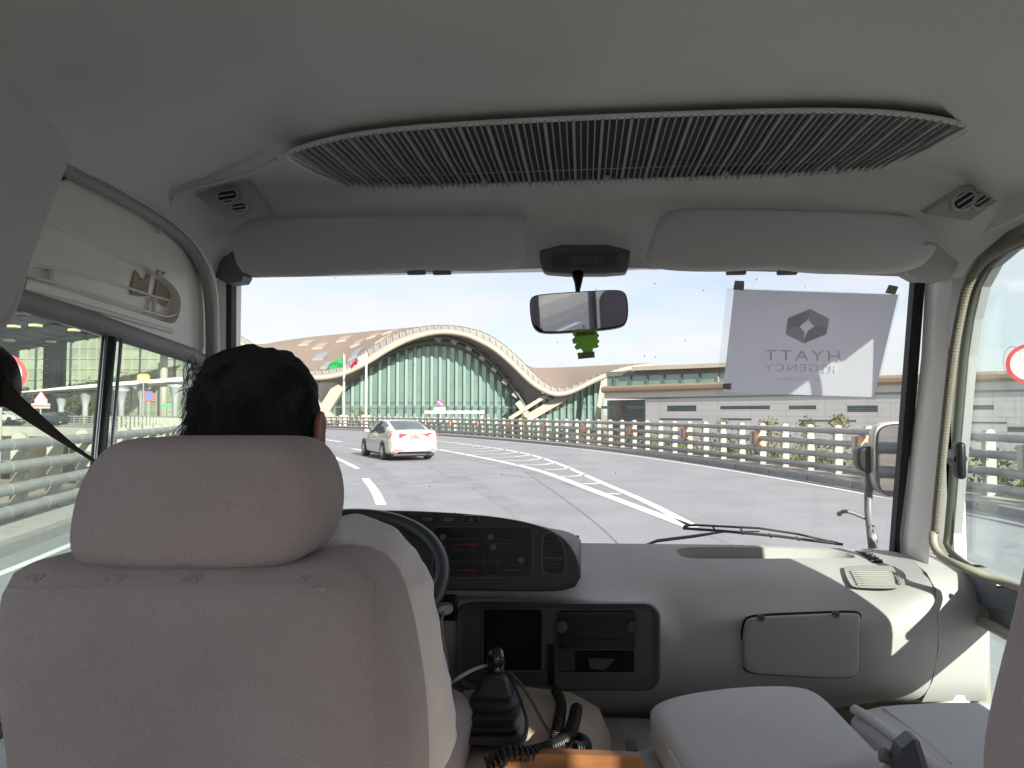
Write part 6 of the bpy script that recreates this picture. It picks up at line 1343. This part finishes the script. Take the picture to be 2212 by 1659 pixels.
sh = MB(); sh.tube([(-.478, 1.0, 1.478), (-.475, 1.0, 1.45), (-.475, 1.0, 1.39), (-.475, 1.01, 1.25), (-.475, 1.03, 1.10)], [.075, .13, .175, .172, .175], 22, flat=.74)
for arm, s in ((armR, 1), (armL, -1)):
    sh.tube([(-.475+s*.06, 1.0, 1.462), (-.475+s*.13, 1.0, 1.452), arm[0], (arm[0][0]+s*.024, 1.005, 1.39), arm[1], (arm[1][0]+s*.008, 1.03, 1.27), (arm[2][0]+s*.006, 1.055, 1.16), (arm[2][0], 1.12, 1.17)], [.052, .058, .064, .065, .066, .067, .069, .050], 18)
so_ = sh.make('shirt', M_SHIRT, dr, smooth=True)
r = so_.modifiers.new('remesh', 'REMESH'); r.mode = 'VOXEL'; r.voxel_size = .007; r.use_smooth_shade = True
s2 = so_.modifiers.new('smooth', 'SMOOTH'); s2.iterations = 8; s2.factor = .5
tx = bpy.data.textures.new('folds', 'CLOUDS'); tx.noise_scale = .075; tx.noise_depth = 2
dm = so_.modifiers.new('folds', 'DISPLACE'); dm.texture = tx; dm.strength = .026; dm.mid_level = .5; dm.texture_coords = 'GLOBAL'
tr_ = MB()
for s in (-1, 1): tr_.tube([(-.475+s*.06, 1.0, 1.13), (-.475+s*.11, 1.2, 1.16), (-.475+s*.12, 1.40, 1.16), (-.475+s*.12, 1.52, .90), (-.475+s*.12, 1.60, .70)], [.105, .09, .075, .062, .055], 14)
tr_.make('trousers', M_TROUSER, dr, smooth=True)
for s in (-1, 1): MB().tube([(-.475+s*.12, 1.58, .665), (-.475+s*.12, 1.68, .66), (-.475+s*.12, 1.80, .65)], [.05, .05, .03], 12).make('shoe', M_BLACK, dr, smooth=True)
# hair: cap with clumps plus loose strands
hm = MB(); rows = []
for i in range(29):
    ph = math.pi*.80*i/28; row = []
    for j in range(48):
        th = 2*math.pi*j/48; fwd = math.sin(th); lim = math.pi*(.80 if fwd < .1 else .80-.42*min(1, (fwd-.1)/.6)); p_ = min(ph, lim)
        v = Vector((math.sin(p_)*math.cos(th), math.sin(p_)*math.sin(th), math.cos(p_))); nn = noise.noise(v*3.5+Vector((3, 1, 2)))*.007+noise.noise(v*9)*.002
        r0 = .013+nn; q_ = 1/((abs(v.x)**2.7+abs(v.y)**2.7+abs(v.z)**2.7)**(1/2.7)); q_ = 1+(q_-1)*.75; row.append(HC+Vector((v.x*q_*(.072+r0), v.y*q_*(.090+r0), .004+v.z*q_*(.098+r0))))
    rows.append(row)
hm.loft(rows, True); hair = hm.make('hair', M_HAIR, dr, smooth=True)
st_ = MB()
for q in range(4200):
    z = random.uniform(-.62, 1); th = random.uniform(0, 2*math.pi); s_ = math.sqrt(max(0, 1-z*z)); v = Vector((s_*math.cos(th), s_*math.sin(th), z))
    if v.y > .2 and z < .55: continue
    q_ = 1/((abs(v.x)**2.7+abs(v.y)**2.7+abs(v.z)**2.7)**(1/2.7)); q_ = 1+(q_-1)*.75; p = HC+Vector((v.x*q_*.083, v.y*q_*.101, .004+v.z*q_*.109)); side = v.cross(Vector((random.gauss(0, 1), random.gauss(0, 1), random.gauss(0, 1)))).normalized()
    d = (side*.5+Vector((0, -.1, -.75))*.8+v*random.uniform(.05, .5 if z > .35 else .22)).normalized(); L_ = random.uniform(.012, .034); cv_ = side.cross(v)*random.uniform(-.6, .6)
    pts = [p+d*L_*f+(cv_+Vector((0, 0, -.5)))*L_*f*f*.7 for f in (0, .35, .7, 1)]
    wv = random.uniform(.0004, .0009); st_.tube(pts, [wv, wv, wv*.8, wv*.3], 3, caps=False)
for q in range(13):     # curls standing off on the left side
    a0 = random.uniform(.1, .9); c_ = A(404+random.uniform(-6, 10), 812+random.uniform(-24, 26), 1.03); rad = random.uniform(.007, .014)
    pts = [c_+Vector((-math.cos(t*.42+a0)*rad*.6+.006, random.uniform(-.002, .002), math.sin(t*.42+a0)*rad*1.25)) for t in range(-3, 6)]; st_.tube(pts, .0006, 3, caps=False)
for q in range(14):
    c_ = A(413, 835+q*7, 1.03); st_.tube([c_, c_+Vector((-.008, 0, -.004)), c_+Vector((-.014-random.random()*.006, 0, -.014-random.random()*.01))], .0005, 3, caps=False)
tag(st_.make('hair_strands', M_HAIR, hair), kind='stuff')
